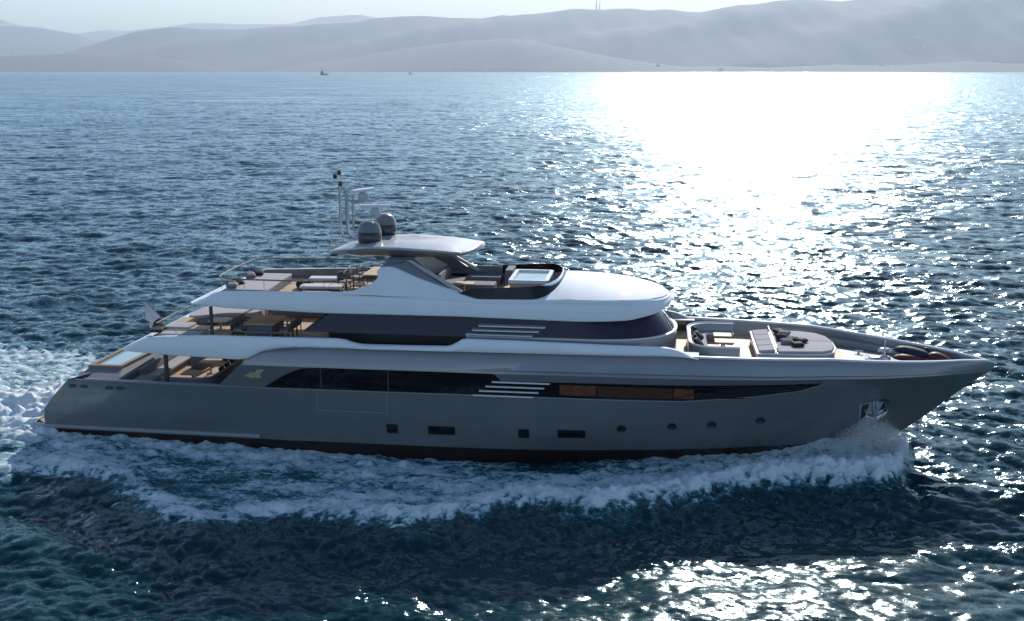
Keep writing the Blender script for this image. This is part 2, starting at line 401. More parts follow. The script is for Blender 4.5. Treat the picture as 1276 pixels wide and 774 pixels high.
# main deck aft: floor, cap rail
xm = list(np.linspace(2.4, 13.5, 25))
MB().rings([[(X, -(Yh(X, 2.9) - .12), 2.06) for X in xm], [(X, 0, 2.06) for X in xm], [(X, Yh(X, 2.9) - .12, 2.06) for X in xm]], closed=False).build('aft_deck_teak', M['teak'], yacht)
cr = []
for dy, dz in ((.01, -.04), (.02, .0), (-.02, .03), (-.16, .03), (-.18, 0), (-.18, -.85)):
    cr.append([(X, -(Yh(X, 2.9) + dy), 2.93 + dz) for X in np.linspace(2.8, 9.4, 30)])
MB().rings(cr, closed=False).build('aft_bulwark_cap', M['bulwark'], yacht, smooth=True)
MB().rings([[(x, -y, z) for x, y, z in r] for r in cr], closed=False).build('aft_bulwark_cap', M['bulwark'], yacht, smooth=True)
# inner face of the fashion plates: a thick lining
for s in (-1, 1):
    mb = MB()
    def lr(dy): return [(arcx(z), s * (Yh(arcx(z), z) + dy - .0), z) for z in np.linspace(2.92, 4.74, 14)]
    mb.rings([lr(-.0), lr(-.22)], closed=False)
    xs_ = np.linspace(9.0, 14.5, 14)
    mb.rings([[(max(X, arcx(z)), s * (Yh(X, z) - .22), z) for X in xs_] for z in (2.1, 2.9, 3.6, 4.2, 4.7)], closed=False)
    mb.build('fashion_plate_lining', M['hull'], yacht, smooth=True)
MB().box(13.2, 13.35, -3.5, 3.5, 2.05, 4.3).build('saloon_aft_glass_wall', M['glass'], yacht)
# emblem: gold flying animal silhouette
em = [(10.22, 3.46), (10.38, 3.50), (10.50, 3.60), (10.62, 3.58), (10.74, 3.62), (10.80, 3.72), (10.98, 3.74), (11.16, 3.73), (11.05, 3.66), (10.98, 3.58), (10.92, 3.46), (10.98, 3.38), (10.88, 3.34), (10.78, 3.36), (10.62, 3.36), (10.48, 3.34), (10.38, 3.40), (10.28, 3.38)]
for s in (-1, 1):
    mb = MB()
    a = [(x, s * (Yh(x, z) + .012), z) for x, z in em]; b = [(x, s * (Yh(x, z) - .01), z) for x, z in em]
    mb.rings([b, a])
    mb.build('emblem', M['gold'], yacht)
# fairleads
for X in (2.25, 2.8, 4.0, 4.5):
    for s in (-1, 1):
        mb = MB(); y = s * (Yh(X, 2.6) + .02)
        mb.tube([(X + .17 * math.cos(a), y, 2.62 + .06 * math.sin(a)) for a in np.linspace(0, 2 * PI, 14)], .022, 6)
        mb.box(X - .13, X + .13, y - .012, y + .012, 2.58, 2.66)
        mb.build('fairlead', M['dsteel'], yacht)
# anchor pocket and anchor
def hp(X, z, off): return (X, -(Yh(X, z) + off), z)
anc = [(36.05, 2.60), (37.38, 2.78), (37.36, 1.9), (36.75, 1.45), (36.2, 1.2)]
for s in (-1, 1):
    f_ = lambda p, o: (p[0], s * (Yh(p[0], p[1]) + o), p[1])
    pk = MB().rings([[f_(p, -.05) for p in anc], [f_(p, .03) for p in anc]]).build('anchor_pocket', M['chrome'], yacht, bevel=.01)
    mb = MB()
    mb.rings([[f_(p, .03) for p in [(36.15, 2.5), (36.45, 2.56), (36.40, 2.0), (36.22, 1.7)]], [f_(p, .045) for p in [(36.15, 2.5), (36.45, 2.56), (36.40, 2.0), (36.22, 1.7)]]])
    mb.rings([[f_(p, .03) for p in [(36.85, 2.64), (37.3, 2.7), (37.0, 2.8)]], [f_(p, .045) for p in [(36.85, 2.64), (37.3, 2.7), (37.0, 2.8)]]])
    mb.build('pocket_recess', M['black'], pk)
    an = MB()
    a0 = Vector(f_((36.62, 2.72), .12)); a1 = Vector(f_((36.85, 1.75), .16))
    an.tube([a0, a1], .07, 6)
    an.tube([Vector(f_((36.35, 1.95), .14)), a1, Vector(f_((37.3, 2.1), .14))], .06, 6)
    an.rings([[f_((36.4, 1.95), .1), f_((36.25, 2.4), .12), f_((36.6, 1.85), .14)], [f_((36.42, 1.95), .16), f_((36.27, 2.4), .15), f_((36.62, 1.85), .2)]])
    an.rings([[f_((37.3, 2.05), .1), f_((37.2, 2.55), .12), f_((37.05, 1.9), .14)], [f_((37.3, 2.05), .16), f_((37.2, 2.55), .15), f_((37.05, 1.9), .2)]])
    an.build('anchor', M['chrome'], yacht, bevel=.01)

# ------------------------------------------------------------------ upper deck shell
def wU(X): return I(X, [4.3, 5, 6.4, 9, 12, 20, 26, 28.3, 29.3], [3.2, 3.42, 3.62, 3.85, 3.98, 4.0, 3.98, 3.92, Yh(29.3, 4.8) - .05])
ubx = [4.0, 5.0, 9.9, 10.4, 11.0, 11.8, 13, 19, 22, 28.3, 29.3]; ubz = [4.10, 4.08, 4.02, 4.10, 4.42, 4.64, 4.70, 4.72, 4.74, 4.78, 4.78]
utx = [5, 6.4, 8.7, 14.3, 14.6, 14.95, 15.5, 19.05, 19.3, 19.65, 22, 28.0, 28.5, 29.3]; utz = [4.72, 4.90, 5.05, 5.12, 5.08, 4.96, 4.88, 4.94, 5.05, 5.28, 5.26, 5.16, 5.06, 4.72]
def ring_side(xf_, xa, w_, rc, n=110, nc=10, ns=14):
    """half outline starboard: from x=xf_ aft along side, corner radius rc at stern x=xa, to centre"""
    pts = []
    for t in np.linspace(0, 1, n): X = xf_ + (xa + rc - xf_) * t; pts.append((X, -w_(X)))
    y0 = w_(xa + rc)
    for k in range(1, nc + 1):
        a = R(90 * k / nc); pts.append((xa + rc - rc * math.sin(a), -(y0 - rc * (1 - math.cos(a)))))
    for k in range(1, ns + 1): pts.append((xa, -(y0 - rc) * (1 - k / ns)))
    return pts
def shell(name, xf_, xab, xat, w_, rc, zb_, zt_, prof, m, parent=yacht, parts=None):
    A = ring_side(xf_, xab, w_, rc); B = ring_side(xf_, xat, w_, rc)
    def nrm(P):
        out = []
        for i in range(len(P)):
            a = Vector(P[max(0, i - 1)]); b = Vector(P[min(len(P) - 1, i + 1)]); d = (b - a).normalized()
            out.append(Vector((-d.y, d.x)) * -1)
        out[-1] = Vector((-1, 0)) * -1 * -1
        return out
    rs = []
    for (b, ins, f, dz) in prof:
        rg = []
        for (p, q) in zip(A, B):
            rg.append([p[0] + (q[0] - p[0]) * b, p[1] + (q[1] - p[1]) * b])
        N = nrm(rg); out = []
        for pt, nn in zip(rg, N):
            # nn should point outward (-y on starboard side, -x at stern)
            if nn.y > 0 or (abs(nn.y) < 1e-6 and nn.x > 0): nn = -nn
            x, y = pt[0] - nn.x * ins, pt[1] - nn.y * ins
            X = pt[0]; zb = zb_(X); zt = zt_(X)
            out.append((x, min(y, 0), zb + (zt - zb) * f + dz))
        rs.append(out)
    mb = MB(); full = [r + [(x, -y, z) for x, y, z in r[::-1][1:]] for r in rs]
    mb.rings(full, closed=False)
    return mb.build(name, m, parent, smooth=True), full
uprof = [(0, .9, 0, .05), (0, .22, 0, 0), (.05, .07, .06, 0), (.25, .0, .25, 0), (.55, .0, .55, 0), (.85, .05, .82, 0), (1, .13, .97, 0), (1, .2, 1, 0), (1, .3, 1, 0), (1, .34, .97, 0)]
shell('upper_deck_side', 29.3, 4.1, 5.25, wU, .55, lambda X: I(X, ubx, ubz), lambda X: I(X, utx, utz), uprof, M['pearl'])
# inner lining down to deck
A = ring_side(29.0, 5.25, wU, .55)
rg0 = []; rg1 = []
ins_ = lambda P, d: [(x if i < 112 else x + d, y + d if y < -d else 0) for i, (x, y) in enumerate(P)]
L = [(x + (.36 if i > 115 else .18 if i > 111 else 0), min(0, y + .36)) for i, (x, y) in enumerate(A)]
top = [(x, y, I(A[i][0], utx, utz) - .02) for i, (x, y) in enumerate(L)]; bot = [(x, y, 4.5) for x, y in L]
for r_ in (lambda q: q, lambda q: [(x, -y, z) for x, y, z in q]): MB().rings([r_(top), r_(bot)], closed=False).build('upper_deck_lining', M['bulwark'], yacht)
xu = list(np.linspace(5.5, 26.5, 30))
MB().rings([[(X, -(wU(X) - .34), 4.52) for X in xu], [(X, 0, 4.52) for X in xu], [(X, wU(X) - .34, 4.52) for X in xu]], closed=False).build('upper_deck_teak', M['teak'], yacht)
MB().rings([[(X, -(wU(X) - .5), 4.2) for X in np.linspace(4.9, 13.5, 12)], [(X, wU(X) - .5, 4.2) for X in np.linspace(4.9, 13.5, 12)]], closed=False).build('aft_deck_ceiling', M['lightgrey'], yacht)
# ------------------------------------------------------------------ upper deck house
def house_outline(xa, xfr, wd, x_e, n=26, ex=2.4):
    pts = [(xa, 0), (xa, -wd * .5), (xa, -wd + .15), (xa + .15, -wd)]
    pts += [(x, -wd) for x in np.linspace(xa + 1, x_e, 12)]
    for k in range(1, n):
        a = PI / 2 * k / n; pts.append((x_e + (xfr - x_e) * math.sin(a) ** (2 / ex), -wd * math.cos(a) ** (2 / ex)))
    pts.append((xfr, 0))
    return pts + [(x, -y) for x, y in pts[-2:0:-1]]
o0 = house_outline(12.5, 28.4, 3.05, 24.6); o1 = house_outline(13.75, 27.62, 2.85, 23.6)
zl = lambda p, z: [(x, y, z) for x, y in p]
MB().rings([zl(o0, 5.2), [(a[0] * .55 + b[0] * .45, a[1] * .55 + b[1] * .45, 5.62) for a, b in zip(o0, o1)], zl(o1, 6.12)]).build('house_glass', M['uglass'], yacht, smooth=True)
oh = house_outline(13.6, 28.46, 2.9, 24.6)
MB().rings([zl(oh, 4.4), zl(oh, 5.195)], cap0=False).build('house_lower_wall', M['black'], yacht)  # lower house wall below the window glass, plain black
og = [p for p in house_outline(19.6, 28.47, 3.12, 24.6)]
mb = MB(); slab(mb, og, 4.25, 5.24, .03); mb.build('house_coaming', M['bulwark'], yacht, smooth=True)
mb = MB(); slab(mb, inset(og, -.02), 5.20, 5.255, .02); mb.build('window_sill', M['cap'], yacht, smooth=True)
for a in ((0.98,), (1.6,)): pass
# wipers
for y0 in (-.9, .9, -2.0):
    xw = 28.25 if abs(y0) < 1 else 27.6
    MB().tube([(xw + .05, y0, 5.32), (xw - .35, y0 + .5, 5.85)], .018, 6).build('windscreen_wiper', M['black'], yacht)
for k in range(3):
    z0 = 5.70 - .19 * k; xa = 20.22 - .27 * k
    for s in (-1, 1):
        MB().hull8([(xa, s * 3.3, z0), (xa + 2.8, s * 3.3, z0), (xa + 2.8, s * 2.9, z0), (xa, s * 2.9, z0), (xa, s * 3.3, z0 + .05), (xa + 2.8, s * 3.3, z0 + .05), (xa + 2.8, s * 2.9, z0 + .05), (xa, s * 2.9, z0 + .05)]).build('air_intake_slat', M['cap'], yacht)
# ------------------------------------------------------------------ roof / sun deck shell
def wR(X):
    b = I(X, [7.2, 9, 14, 20, 24], [2.75, 3.05, 3.3, 3.42, 3.42])
    if X > 23.6:
        t = min(1, (X - 23.6) / 4.66); b = 3.42 * max(0.0, 1 - t ** 2.8) ** .5
    return b
NX = 28.26
def rzb(X): return I(X, [7.2, 9, 13.4, 19.5, 24.4, 26.5, 27.6, 28.26], [6.22, 6.12, 6.05, 6.10, 6.02, 6.04, 6.18, 6.46])
def rzt(X): return I(X, [7.4, 8.2, 9, 13, 15.3, 17, 19.4, 20.3, 22.7, 24, 26, 27.5, 28.26], [6.42, 6.74, 6.84, 6.95, 7.02, 7.0, 6.90, 6.84, 6.88, 6.93, 6.90, 6.80, 6.68])
# outline: stern + sides + nose, starboard half from centre of nose to centre of stern
def roof_half(xa, rc=.6):
    pts = [(NX, 0.0)]
    for k in range(1, 40):
        a = PI / 2 * k / 40; X = 23.6 + 4.66 * math.cos(a) ** (2 / 2.8); pts.append((X, -3.42 * math.sin(a)))
    for X in np.linspace(23.6, xa + rc, 80): pts.append((X, -wR(X)))
    y0 = wR(xa + rc)
    for k in range(1, 9):
        a = R(90 * k / 8); pts.append((xa + rc - rc * math.sin(a), -(y0 - rc * (1 - math.cos(a)))))
    for k in range(1, 10): pts.append((xa, -(y0 - rc) * (1 - k / 9)))
    return pts
RA, RB = roof_half(7.2), roof_half(8.35)
def roof_ring(b, ins, f, dz):
    P = [(p[0] + (q[0] - p[0]) * b, p[1] + (q[1] - p[1]) * b) for p, q in zip(RA, RB)]
    full = P + [(x, -y) for x, y in P[-2:0:-1]]
    sh = [I(o[0], [13.4, 15.0, 26, 28], [0, 1, 1, .2]) * .13 * math.sin(PI * min(1, max(0, (f - .5) / .42))) ** 1.0 if f > .5 and f < .93 else 0.0 for o in full]
    q = inset(full, [ins + s_ for s_ in sh])
    return [(x, y, rzb(o[0]) + (rzt(o[0]) - rzb(o[0])) * f + dz) for (x, y), o in zip(q, full)]
rp = [(0, .6, 0, .03), (0, .12, 0, 0), (.05, .03, .05, 0), (.2, 0, .18, 0), (.35, .01, .34, 0), (.45, .02, .5, 0), (.55, .04, .56, 0), (.65, .06, .64, 0), (.75, .08, .72, 0), (.85, .10, .80, 0), (.92, .12, .88, 0), (1, .19, .97, 0), (1, .24, 1, 0)]
mb = MB(); mb.rings([roof_ring(*a) for a in rp], cap0=True, cap1=False)
mb.build('sun_deck_shell', M['pearl'], yacht, smooth=True)
# inner lip + wall of the open part, floor
def cock(X): return X < 23.0
def inner(ins, zf):
    P = RB; full = P + [(x, -y) for x, y in P[-2:0:-1]]; q = inset(full, ins)
    return [(x, y, zf(o[0])) for (x, y), o in zip(q, full)], full
a0, fl = inner(.24, rzt); a1, _ = inner(.34, lambda X: rzt(X) - .02); a2, _ = inner(.36, lambda X: 6.42)
i0 = next(i for i, p in enumerate(fl) if p[0] < 22.8); i1 = len(fl) - i0
mb = MB(); mb.rings([r[i0:i1 + 1] for r in (a0, a1)], closed=False); mb.build('sun_deck_cap', M['pearl'], yacht, smooth=True)
mb = MB(); mb.rings([r[i0:i1 + 1] for r in (a1, a2)], closed=False); mb.build('sun_deck_lining', M['hull'], yacht, smooth=True)
xq = list(np.linspace(8.6, 23.4, 20))
MB().rings([[(X, -(wR(X) - .4), 6.46) for X in xq], [(X, 0, 6.46) for X in xq], [(X, wR(X) - .4, 6.46) for X in xq]], closed=False).build('sun_deck_teak', M['teak'], yacht)
# nose deck surface
def nose_x(Y):  # x on ellipse inset .24
    wv = 3.18; t = max(0.0, 1 - (abs(Y) / wv) ** 2) ** (1 / 2.8); return 23.6 + 4.42 * t
def cock_x(s): return 22.3 + 1.25 * max(0, 1 - abs(s) ** 2.6) ** (1 / 2.2)
def nose_z(X, Y):
    wv = 3.18 * max(1e-4, 1 - (max(0, X - 23.6) / 4.42) ** 2.8) ** .5
    c = I(X, [22.3, 23.5, 25, 26.5, 27.5, 28.02], [.30, .48, .42, .28, .13, .0])
    return rzt(X) + c * max(0, 1 - (abs(Y) / wv) ** 2.2)
rs = []
S = [math.sin(PI / 2 * v) for v in np.linspace(-1, 1, 61)]
for s in S:
    Y = 3.18 * s; xa, xb = cock_x(s), nose_x(Y)
    rs.append([(xa + (xb - xa) * t, Y, nose_z(xa + (xb - xa) * t, Y)) for t in np.linspace(0, 1, 40)])
MB().rings(rs, closed=False).build('coach_roof', M['pearl'], yacht, smooth='all')
# cockpit front wall and tinted wind screen
ck = [(18.7, -3.02)] + [(x, -3.02) for x in np.linspace(19.1, 22.2, 7)] + [(cock_x(s), 3.05 * s) for s in [math.sin(PI / 2 * v) for v in np.linspace(-.93, .93, 41)]] + [(x, 3.02) for x in np.linspace(22.2, 19.1, 7)] + [(18.7, 3.02)]
def ckz(x, y): return nose_z(x, y) if x > 22.3 else rzt(x) + .0
MB().rings([[(x - .04, y * .97, ckz(x, y) - .01) for x, y in ck[1:-1]], [(x - .1, y * .96, 6.47) for x, y in ck[1:-1]]], closed=False).build('cockpit_lining', M['sofa'], yacht, smooth=True)
gt = []; gb = []; gi = []
for i, (x, y) in enumerate(ck):
    e = min(1, min(i, len(ck) - 1 - i) / 3.0)
    h = .46 * e ** .7 if i not in (0, len(ck) - 1) else .02
    sc = 1 - .03 * e
    gb.append((x, y, ckz(x, y) - .01)); gt.append((x - .16 * e, y * (1 - .035 * e), ckz(x, y) * (1 - e) + e * I(x, [19.3, 22, 23.6], [7.20, 7.34, 7.46]))); 
def trans_glass():
    m = mat('see_through_brown_glass', (0.13, 0.075, 0.075), 0.03)
    t = m.node_tree; p = t.nodes['Principled BSDF']; out = t.nodes['Material Output']
    tr = t.nodes.new('ShaderNodeBsdfTransparent'); tr.inputs[0].default_value = (0.10, 0.065, 0.07, 1)
    gl = t.nodes.new('ShaderNodeBsdfGlossy'); gl.inputs['Roughness'].default_value = .03
    fr = t.nodes.new('ShaderNodeFresnel'); fr.inputs[0].default_value = 1.5
    mx = t.nodes.new('ShaderNodeMixShader'); lk(t, fr.outputs[0], mx.inputs[0]); lk(t, tr.outputs[0], mx.inputs[1]); lk(t, gl.outputs[0], mx.inputs[2])
    lk(t, mx.outputs[0], out.inputs[0]); return m
M['screen'] = trans_glass()
MB().rings([gb, gt, [(x + .015, y * .995, z) for x, y, z in gt], [(x - .02, y * .99, z) for x, y, z in gb]], closed=False).build('cockpit_wind_screen', M['screen'], yacht, smooth=True)
# arch (superstructure wings carrying the hardtop)
arch = chaikin([(14.3, 6.9), (15.1, 7.08), (15.6, 7.35), (15.92, 7.62), (15.82, 7.88), (15.95, 8.02), (16.25, 8.07), (16.6, 8.04), (16.95, 7.90), (17.3, 7.74), (17.95, 7.50), (18.68, 7.26), (19.3, 7.04), (20.2, 6.80), (19.8, 6.72), (18, 6.8), (16, 6.85), (14.6, 6.8)], 2)
ay_ = lambda z: 3.17 - .26 * (z - 6.85) / 1.3
for s in (-1, 1):
    ii = inset(arch, .03)
    rs = [[(x, s * (ay_(z) - .40), z) for x, z in arch], [(x, s * (ay_(z) - .04), z) for x, z in arch], [(x, s * (ay_(z) - .01), z) for x, z in inset(arch, .012)], [(x, s * ay_(z), z) for x, z in inset(arch, .045)]]
    MB().rings(rs).build('arch_wing', M['pearl'], yacht, smooth=True)
    MB().rings([[(15.95, s * 2.76, 8.02), (17.05, s * 2.76, 8.22), (19.15, s * 2.84, 7.05), (18.1, s * 2.84, 7.02)], [(16.3, s * 2.1, 8.38), (17.2, s * 2.1, 8.38), (18.95, s * 2.45, 7.1), (18.3, s * 2.45, 7.05)]]).build('hardtop_leg', M['underside'], yacht, bevel=.02)
    MB().rings([[(17.0, s * 2.5, 8.3), (17.25, s * 2.5, 8.3), (19.45, s * 2.6, 7.05), (19.2, s * 2.6, 7.0)], [(17.0, s * 2.42, 8.3), (17.25, s * 2.42, 8.3), (19.45, s * 2.52, 7.05), (19.2, s * 2.52, 7.0)]]).build('leg_lit_edge', M['lightgrey'], yacht)  # pale strip along the leg, its colour standing in for a lit edge
MB().box(16.1, 16.9, -2.4, 2.4, 8.0, 8.3).build('hardtop_beam', M['underside'], yacht, bevel=.05)
MB().box(16.15, 16.45, -1.1, 1.1, 6.46, 8.2).build('mast_bulkhead', M['underside'], yacht, bevel=.05)
# hardtop
hx = [12.95, 13.2, 13.8, 14.7, 15.8, 17, 18.2, 19.1, 19.6, 19.92]; hw = [.35, .75, 1.35, 1.9, 2.22, 2.3, 2.26, 2.12, 1.75, .9]
ho = [(x, -w_) for x, w_ in zip(hx, hw)] + [(x, w_) for x, w_ in zip(hx[::-1], hw[::-1])]
ho = chaikin(ho, 2)
hz = lambda x: I(x, [12.95, 13.8, 15.2, 16.7, 18.2, 19.3, 19.95], [8.20, 8.42, 8.66, 8.68, 8.60, 8.50, 8.56])
tk_ = lambda x: I(x, [12.95, 14, 15, 17, 18.8, 19.9], [.15, .65, 1, 1, .5, .15])
hr = []
for ins_v, dz in ((.8, -.36), (.5, -.34), (.20, -.22), (.0, -.0), (.02, .04), (.3, .09), (.84, .17), (1.4, .20)):
    q = inset(ho, min(ins_v, .85)) if ins_v else ho
    if ins_v > .85: q = [(16.4 + (x - 16.4) * .75, y * .55) for x, y in q]
    hr.append([(x, y, hz(x) + (dz * tk_(x) if dz < 0 else dz)) for x, y in q])
MB().rings(hr[4:]).build('hardtop_top', M['lightgrey'], yacht, smooth='all')
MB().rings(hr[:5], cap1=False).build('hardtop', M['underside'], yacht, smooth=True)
# mast pipes
def arcpts(p): return p
mast = MB()
for i, (x0, y0, top_) in enumerate(((13.62, -.45, 11.2), (13.75, .1, 11.0), (13.95, -.45, 10.9), (14.05, .1, 10.8))):
    mast.tube([(x0 + .9, y0, 8.86), (x0 + .35, y0, 8.88), (x0 + .1, y0, 9.0), (x0, y0, 9.25), (x0, y0, top_)], .06, 8)
mast.tube([(13.6, -.2, 10.55), (14.9, -.2, 10.55)], .03); mast.tube([(13.6, -.2, 9.85), (15.1, -.2, 9.85)], .03)
mo = mast.build('mast', M['steel'], yacht, smooth=True)
mb = MB(); mb.tube([(13.6, -.45, 11.0), (13.5, -.45, 11.85)], .03)
mb.build('light_pole', M['steel'], yacht)
for x, z in ((13.62, 11.78), (13.42, 11.62), (13.66, 11.3)):
    MB().lathe(x, -.45, [(.03, z - .11), (.075, z - .11), (.085, z), (.075, z + .1), (.03, z + .11)], 10).build('navigation_light', M['black'], yacht)
for x, y in ((13.35, -1.0), (13.5, -1.2), (13.2, -.6)):
    MB().tube([(x, y, 8.6), (x, y, 10.3 + y * .3)], .014, 6, .006).build('whip_antenna', M['steel'], yacht)
def dome(x, y, z0, r, h):
    MB().lathe(x, y, [(r * .35, z0 - .15), (r * .4, z0), (r * .8, z0 + .02), (r * .95, z0 + .12), (r, z0 + .3), (r, z0 + h * .58), (r * .97, z0 + h * .6), (r * .93, z0 + h * .72), (r * .75, z0 + h * .9), (r * .4, z0 + h), (r * .05, z0 + h + .02)], 32).build('satellite_dome', M['domegrey'], yacht, smooth='all')
    MB().lathe(x, y, [(r * .96, z0 + .12), (r * 1.012, z0 + .3), (r * 1.012, z0 + h * .56)], 32).build('dome_skirt', M['dsteel'], yacht, smooth='all')
dome(15.0, -.75, 8.66, .52, 1.05); dome(15.25, 1.1, 8.75, .5, 1.05)
def radar(x, y, z0, L_, ang):
    p = MB().lathe(x, y, [(.2, z0), (.24, z0 + .1), (.24, z0 + .3), (.2, z0 + .38), (.1, z0 + .42)], 16).build('radar_pedestal', M['lightgrey'], yacht, smooth=True)
    MB().box(x - L_ / 2, x + L_ / 2, y - .09, y + .09, z0 + .42, z0 + .56, rot=ang).build('radar_scanner', M['cap'], p, bevel=.03)
radar(14.6, -.2, 10.5, 1.5, R(66)); radar(15.0, .3, 9.75, 1.35, R(12))

# ------------------------------------------------------------------ rails
def rail(name, pts, zt, zbf, n_st, r=.032):
    o = MB().tube([(x, y, zt(x) if callable(zt) else zt) for x, y in pts], r, 8).build(name, M['railwood'], yacht, smooth=True)
    P = [Vector(p) for p in pts]; ln = [0]
    for a, b in zip(P, P[1:]): ln.append(ln[-1] + (b - a).length)
    for k in range(n_st):
        t = ln[-1] * k / (n_st - 1); i = max(j for j in range(len(ln)) if ln[j] <= t + 1e-6); i = min(i, len(P) - 2)
        q = P[i].lerp(P[i + 1], (t - ln[i]) / max(1e-6, ln[i + 1] - ln[i]))
        z1 = zt(q.x) if callable(zt) else zt
        MB().tube([(q.x, q.y, zbf(q.x)), (q.x, q.y, z1)], .013, 6).build('stanchion', M['steel'], o)
sdr = [(15.3, -2.95), (12, -2.85), (9.6, -2.75), (9.0, -2.6), (8.62, -2.25), (8.5, -1.5), (8.45, 0), (8.5, 1.5), (8.62, 2.25), (9.0, 2.6), (9.6, 2.75), (12, 2.85), (15.0, 2.95)]
rail('sun_deck_rail', sdr, lambda X: I(X, [8.5, 15], [7.36, 7.36]), lambda X: rzt(X) - .05, 21)
udr = [(12.4, -3.6), (9, -3.5), (6.4, -3.28), (5.7, -3.05), (5.45, -2.6), (5.4, 0), (5.45, 2.6), (5.7, 3.05), (6.4, 3.28), (9, 3.5), (13.4, 3.6)]
rail('upper_deck_rail', udr, lambda X: I(X, [5.4, 9, 13.4], [5.12, 5.22, 5.24]), lambda X: I(X, [5, 6.4, 8.7, 14], [4.7, 4.85, 5.0, 5.05]), 20, .028)
for (x, y, z0, z1) in ((8.5, -3.1, 4.5, 6.2), (8.5, 3.1, 4.5, 6.2)):
    MB().lathe(x, y, [(.06, z0), (.06, z1)], 12, 1.4, .9).build('deck_post', M['dsteel'], yacht, smooth=True)
for (x, y, z0, z1) in ((6.4, -3.3, 2.05, 4.2), (6.4, 3.3, 2.05, 4.2)):
    MB().lathe(x, y, [(.08, z0), (.08, z1)], 12, 1.3, .9).build('deck_post', M['dsteel'], yacht, smooth=True)
# ================================================================== LOOSE AND BUILT-ON FURNITURE
def thing_slab(name, label, cat, pts, z0, z1, m, r=.05, group=None, crown=0.0):
    c = (sum(p[0] for p in pts) / len(pts), sum(p[1] for p in pts) / len(pts), z0)
    mb = MB(); slab(mb, pts, z0, z1, r, crown)
    o = mb.build(name, m, None, loc=c, smooth=True); return tag(o, label, cat, group)
def cushion(x, y, z, w_, d_, h_, yaw, tilt, m, label, group=None, name='cushion'):
    o = bpy.data.objects.new(name, None)
    n = 8; vs = []; fs = []
    me = bpy.data.meshes.new(name); bm = bmesh.new(); bmesh.ops.create_grid(bm, x_segments=n, y_segments=n, size=1)
    top = [v for v in bm.verts]
    r_ = bmesh.ops.duplicate(bm, geom=bm.verts[:] + bm.edges[:] + bm.faces[:]); 
    dup = [g for g in r_['geom'] if isinstance(g, bmesh.types.BMVert)]
    for sgn, vv in ((1, top), (-1, dup)):
        for v in vv:
            a, b = v.co.x, v.co.y
            k = (1 - a ** 4) * (1 - b ** 4); pin = 1 - .12 * (a * a * b * b) * 0 + .0
            v.co = Vector((a * w_ / 2 * (1 - .08 * (1 - b * b) * 0 - .07 * (1 - abs(a)) * 0), b * d_ / 2, sgn * h_ / 2 * max(0, k) ** .5))
    bmesh.ops.remove_doubles(bm, verts=bm.verts, dist=.0005)
    bmesh.ops.recalc_face_normals(bm, faces=bm.faces)
    bm.to_mesh(me); bm.free(); me.materials.append(m); me.polygons.foreach_set('use_smooth', [True] * len(me.polygons))
    bpy.data.objects.remove(o)
    o = bpy.data.objects.new(name, me); COL.objects.link(o)
    o.rotation_euler = (tilt * math.sin(yaw) * 0, 0, yaw)
    o.matrix_world = Matrix.Translation((x, y, z)) @ Matrix.Rotation(yaw, 4, 'Z') @ Matrix.Rotation(tilt, 4, 'X')
    return tag(o, label, 'cushion', group)
def legs_table(name, label, x0, x1, y0, y1, ztop, zf, group=None, pedestal=True, m_top='teak', th=.05):
    t = empty(name, ((x0 + x1) / 2, (y0 + y1) / 2, zf), label, 'table', group)
    mb = MB(); slab(mb, rrect(x0, x1, y0, y1, .06, 3), ztop - th, ztop, .012); mb.build('table_top', M[m_top], t)
    cx, cy = (x0 + x1) / 2, (y0 + y1) / 2
    if pedestal:
        MB().lathe(cx, cy, [(.2, zf), (.2, zf + .02), (.05, zf + .05), (.05, ztop - th)], 14).build('pedestal', M['steel'], t, smooth=True)
    else:
        for a in (x0 + .1, x1 - .1):
            for b in (y0 + .1, y1 - .1): MB().box(a - .03, a + .03, b - .03, b + .03, zf, ztop - th).build('leg', M['dsteel'], t)
    return t
# ---- foredeck U sofa
def u_sofa(name, label, outer, width, zf, zseat, zback, m_body, m_seat, group=None, bw=.16):
    """outer: open polyline of the backrest's outer edge (plan), seat grows to its left side"""
    P = [Vector(p) for p in outer]; N = []
    for i in range(len(P)):
        d = (P[min(i + 1, len(P) - 1)] - P[max(0, i - 1)]).normalized(); N.append(Vector((-d.y, d.x)))
    t = empty(name, (P[len(P) // 2].x, P[len(P) // 2].y, zf), label, 'sofa', group)
    def sweep(prof):
        mb = MB(); rs = [[(p.x + n.x * a, p.y + n.y * a, z) for a, z in prof] for p, n in zip(P, N)]
        return mb.rings(rs)
    sweep([(0, zf), (0, zback - .05), (.03, zback), (bw - .03, zback), (bw, zback - .05), (bw, zf)]).build('backrest', M[m_body], t, smooth=True)
    sweep([(bw + .005, zf), (bw + .005, zseat - .12), (width - .04, zseat - .12), (width - .04, zf)]).build('base', M[m_body], t, smooth=True)
    sweep([(bw + .01, zseat - .115), (bw + .01, zseat - .02), (bw + .05, zseat), (width - .04, zseat), (width, zseat - .04), (width, zseat - .115)]).build('seat', M[m_seat], t, smooth=True)
    return t
def arc(cx, cy, rx, ry, a0, a1, n=12): return [(cx + rx * math.cos(R(a0 + (a1 - a0) * k / n)), cy + ry * math.sin(R(a0 + (a1 - a0) * k / n))) for k in range(n + 1)]
out = [(31.05, 2.55)] + arc(30.0, 1.45, 1.05, 1.1, 90, 180, 8) + arc(30.0, -1.15, 1.05, 1.1, 180, 270, 8) + [(31.05, -2.25)]
fs_ = u_sofa('u_shaped_sofa', 'grey U shaped sofa with white piping on the foredeck in front of the windscreen', out, .85, 4.15, 4.52, 4.86, 'bulwark', 'cushion')
MB().tube([(x + .0, y, 4.87) for x, y in out], .045, 8).build('top_trim', M['cap'], fs_, smooth=True)
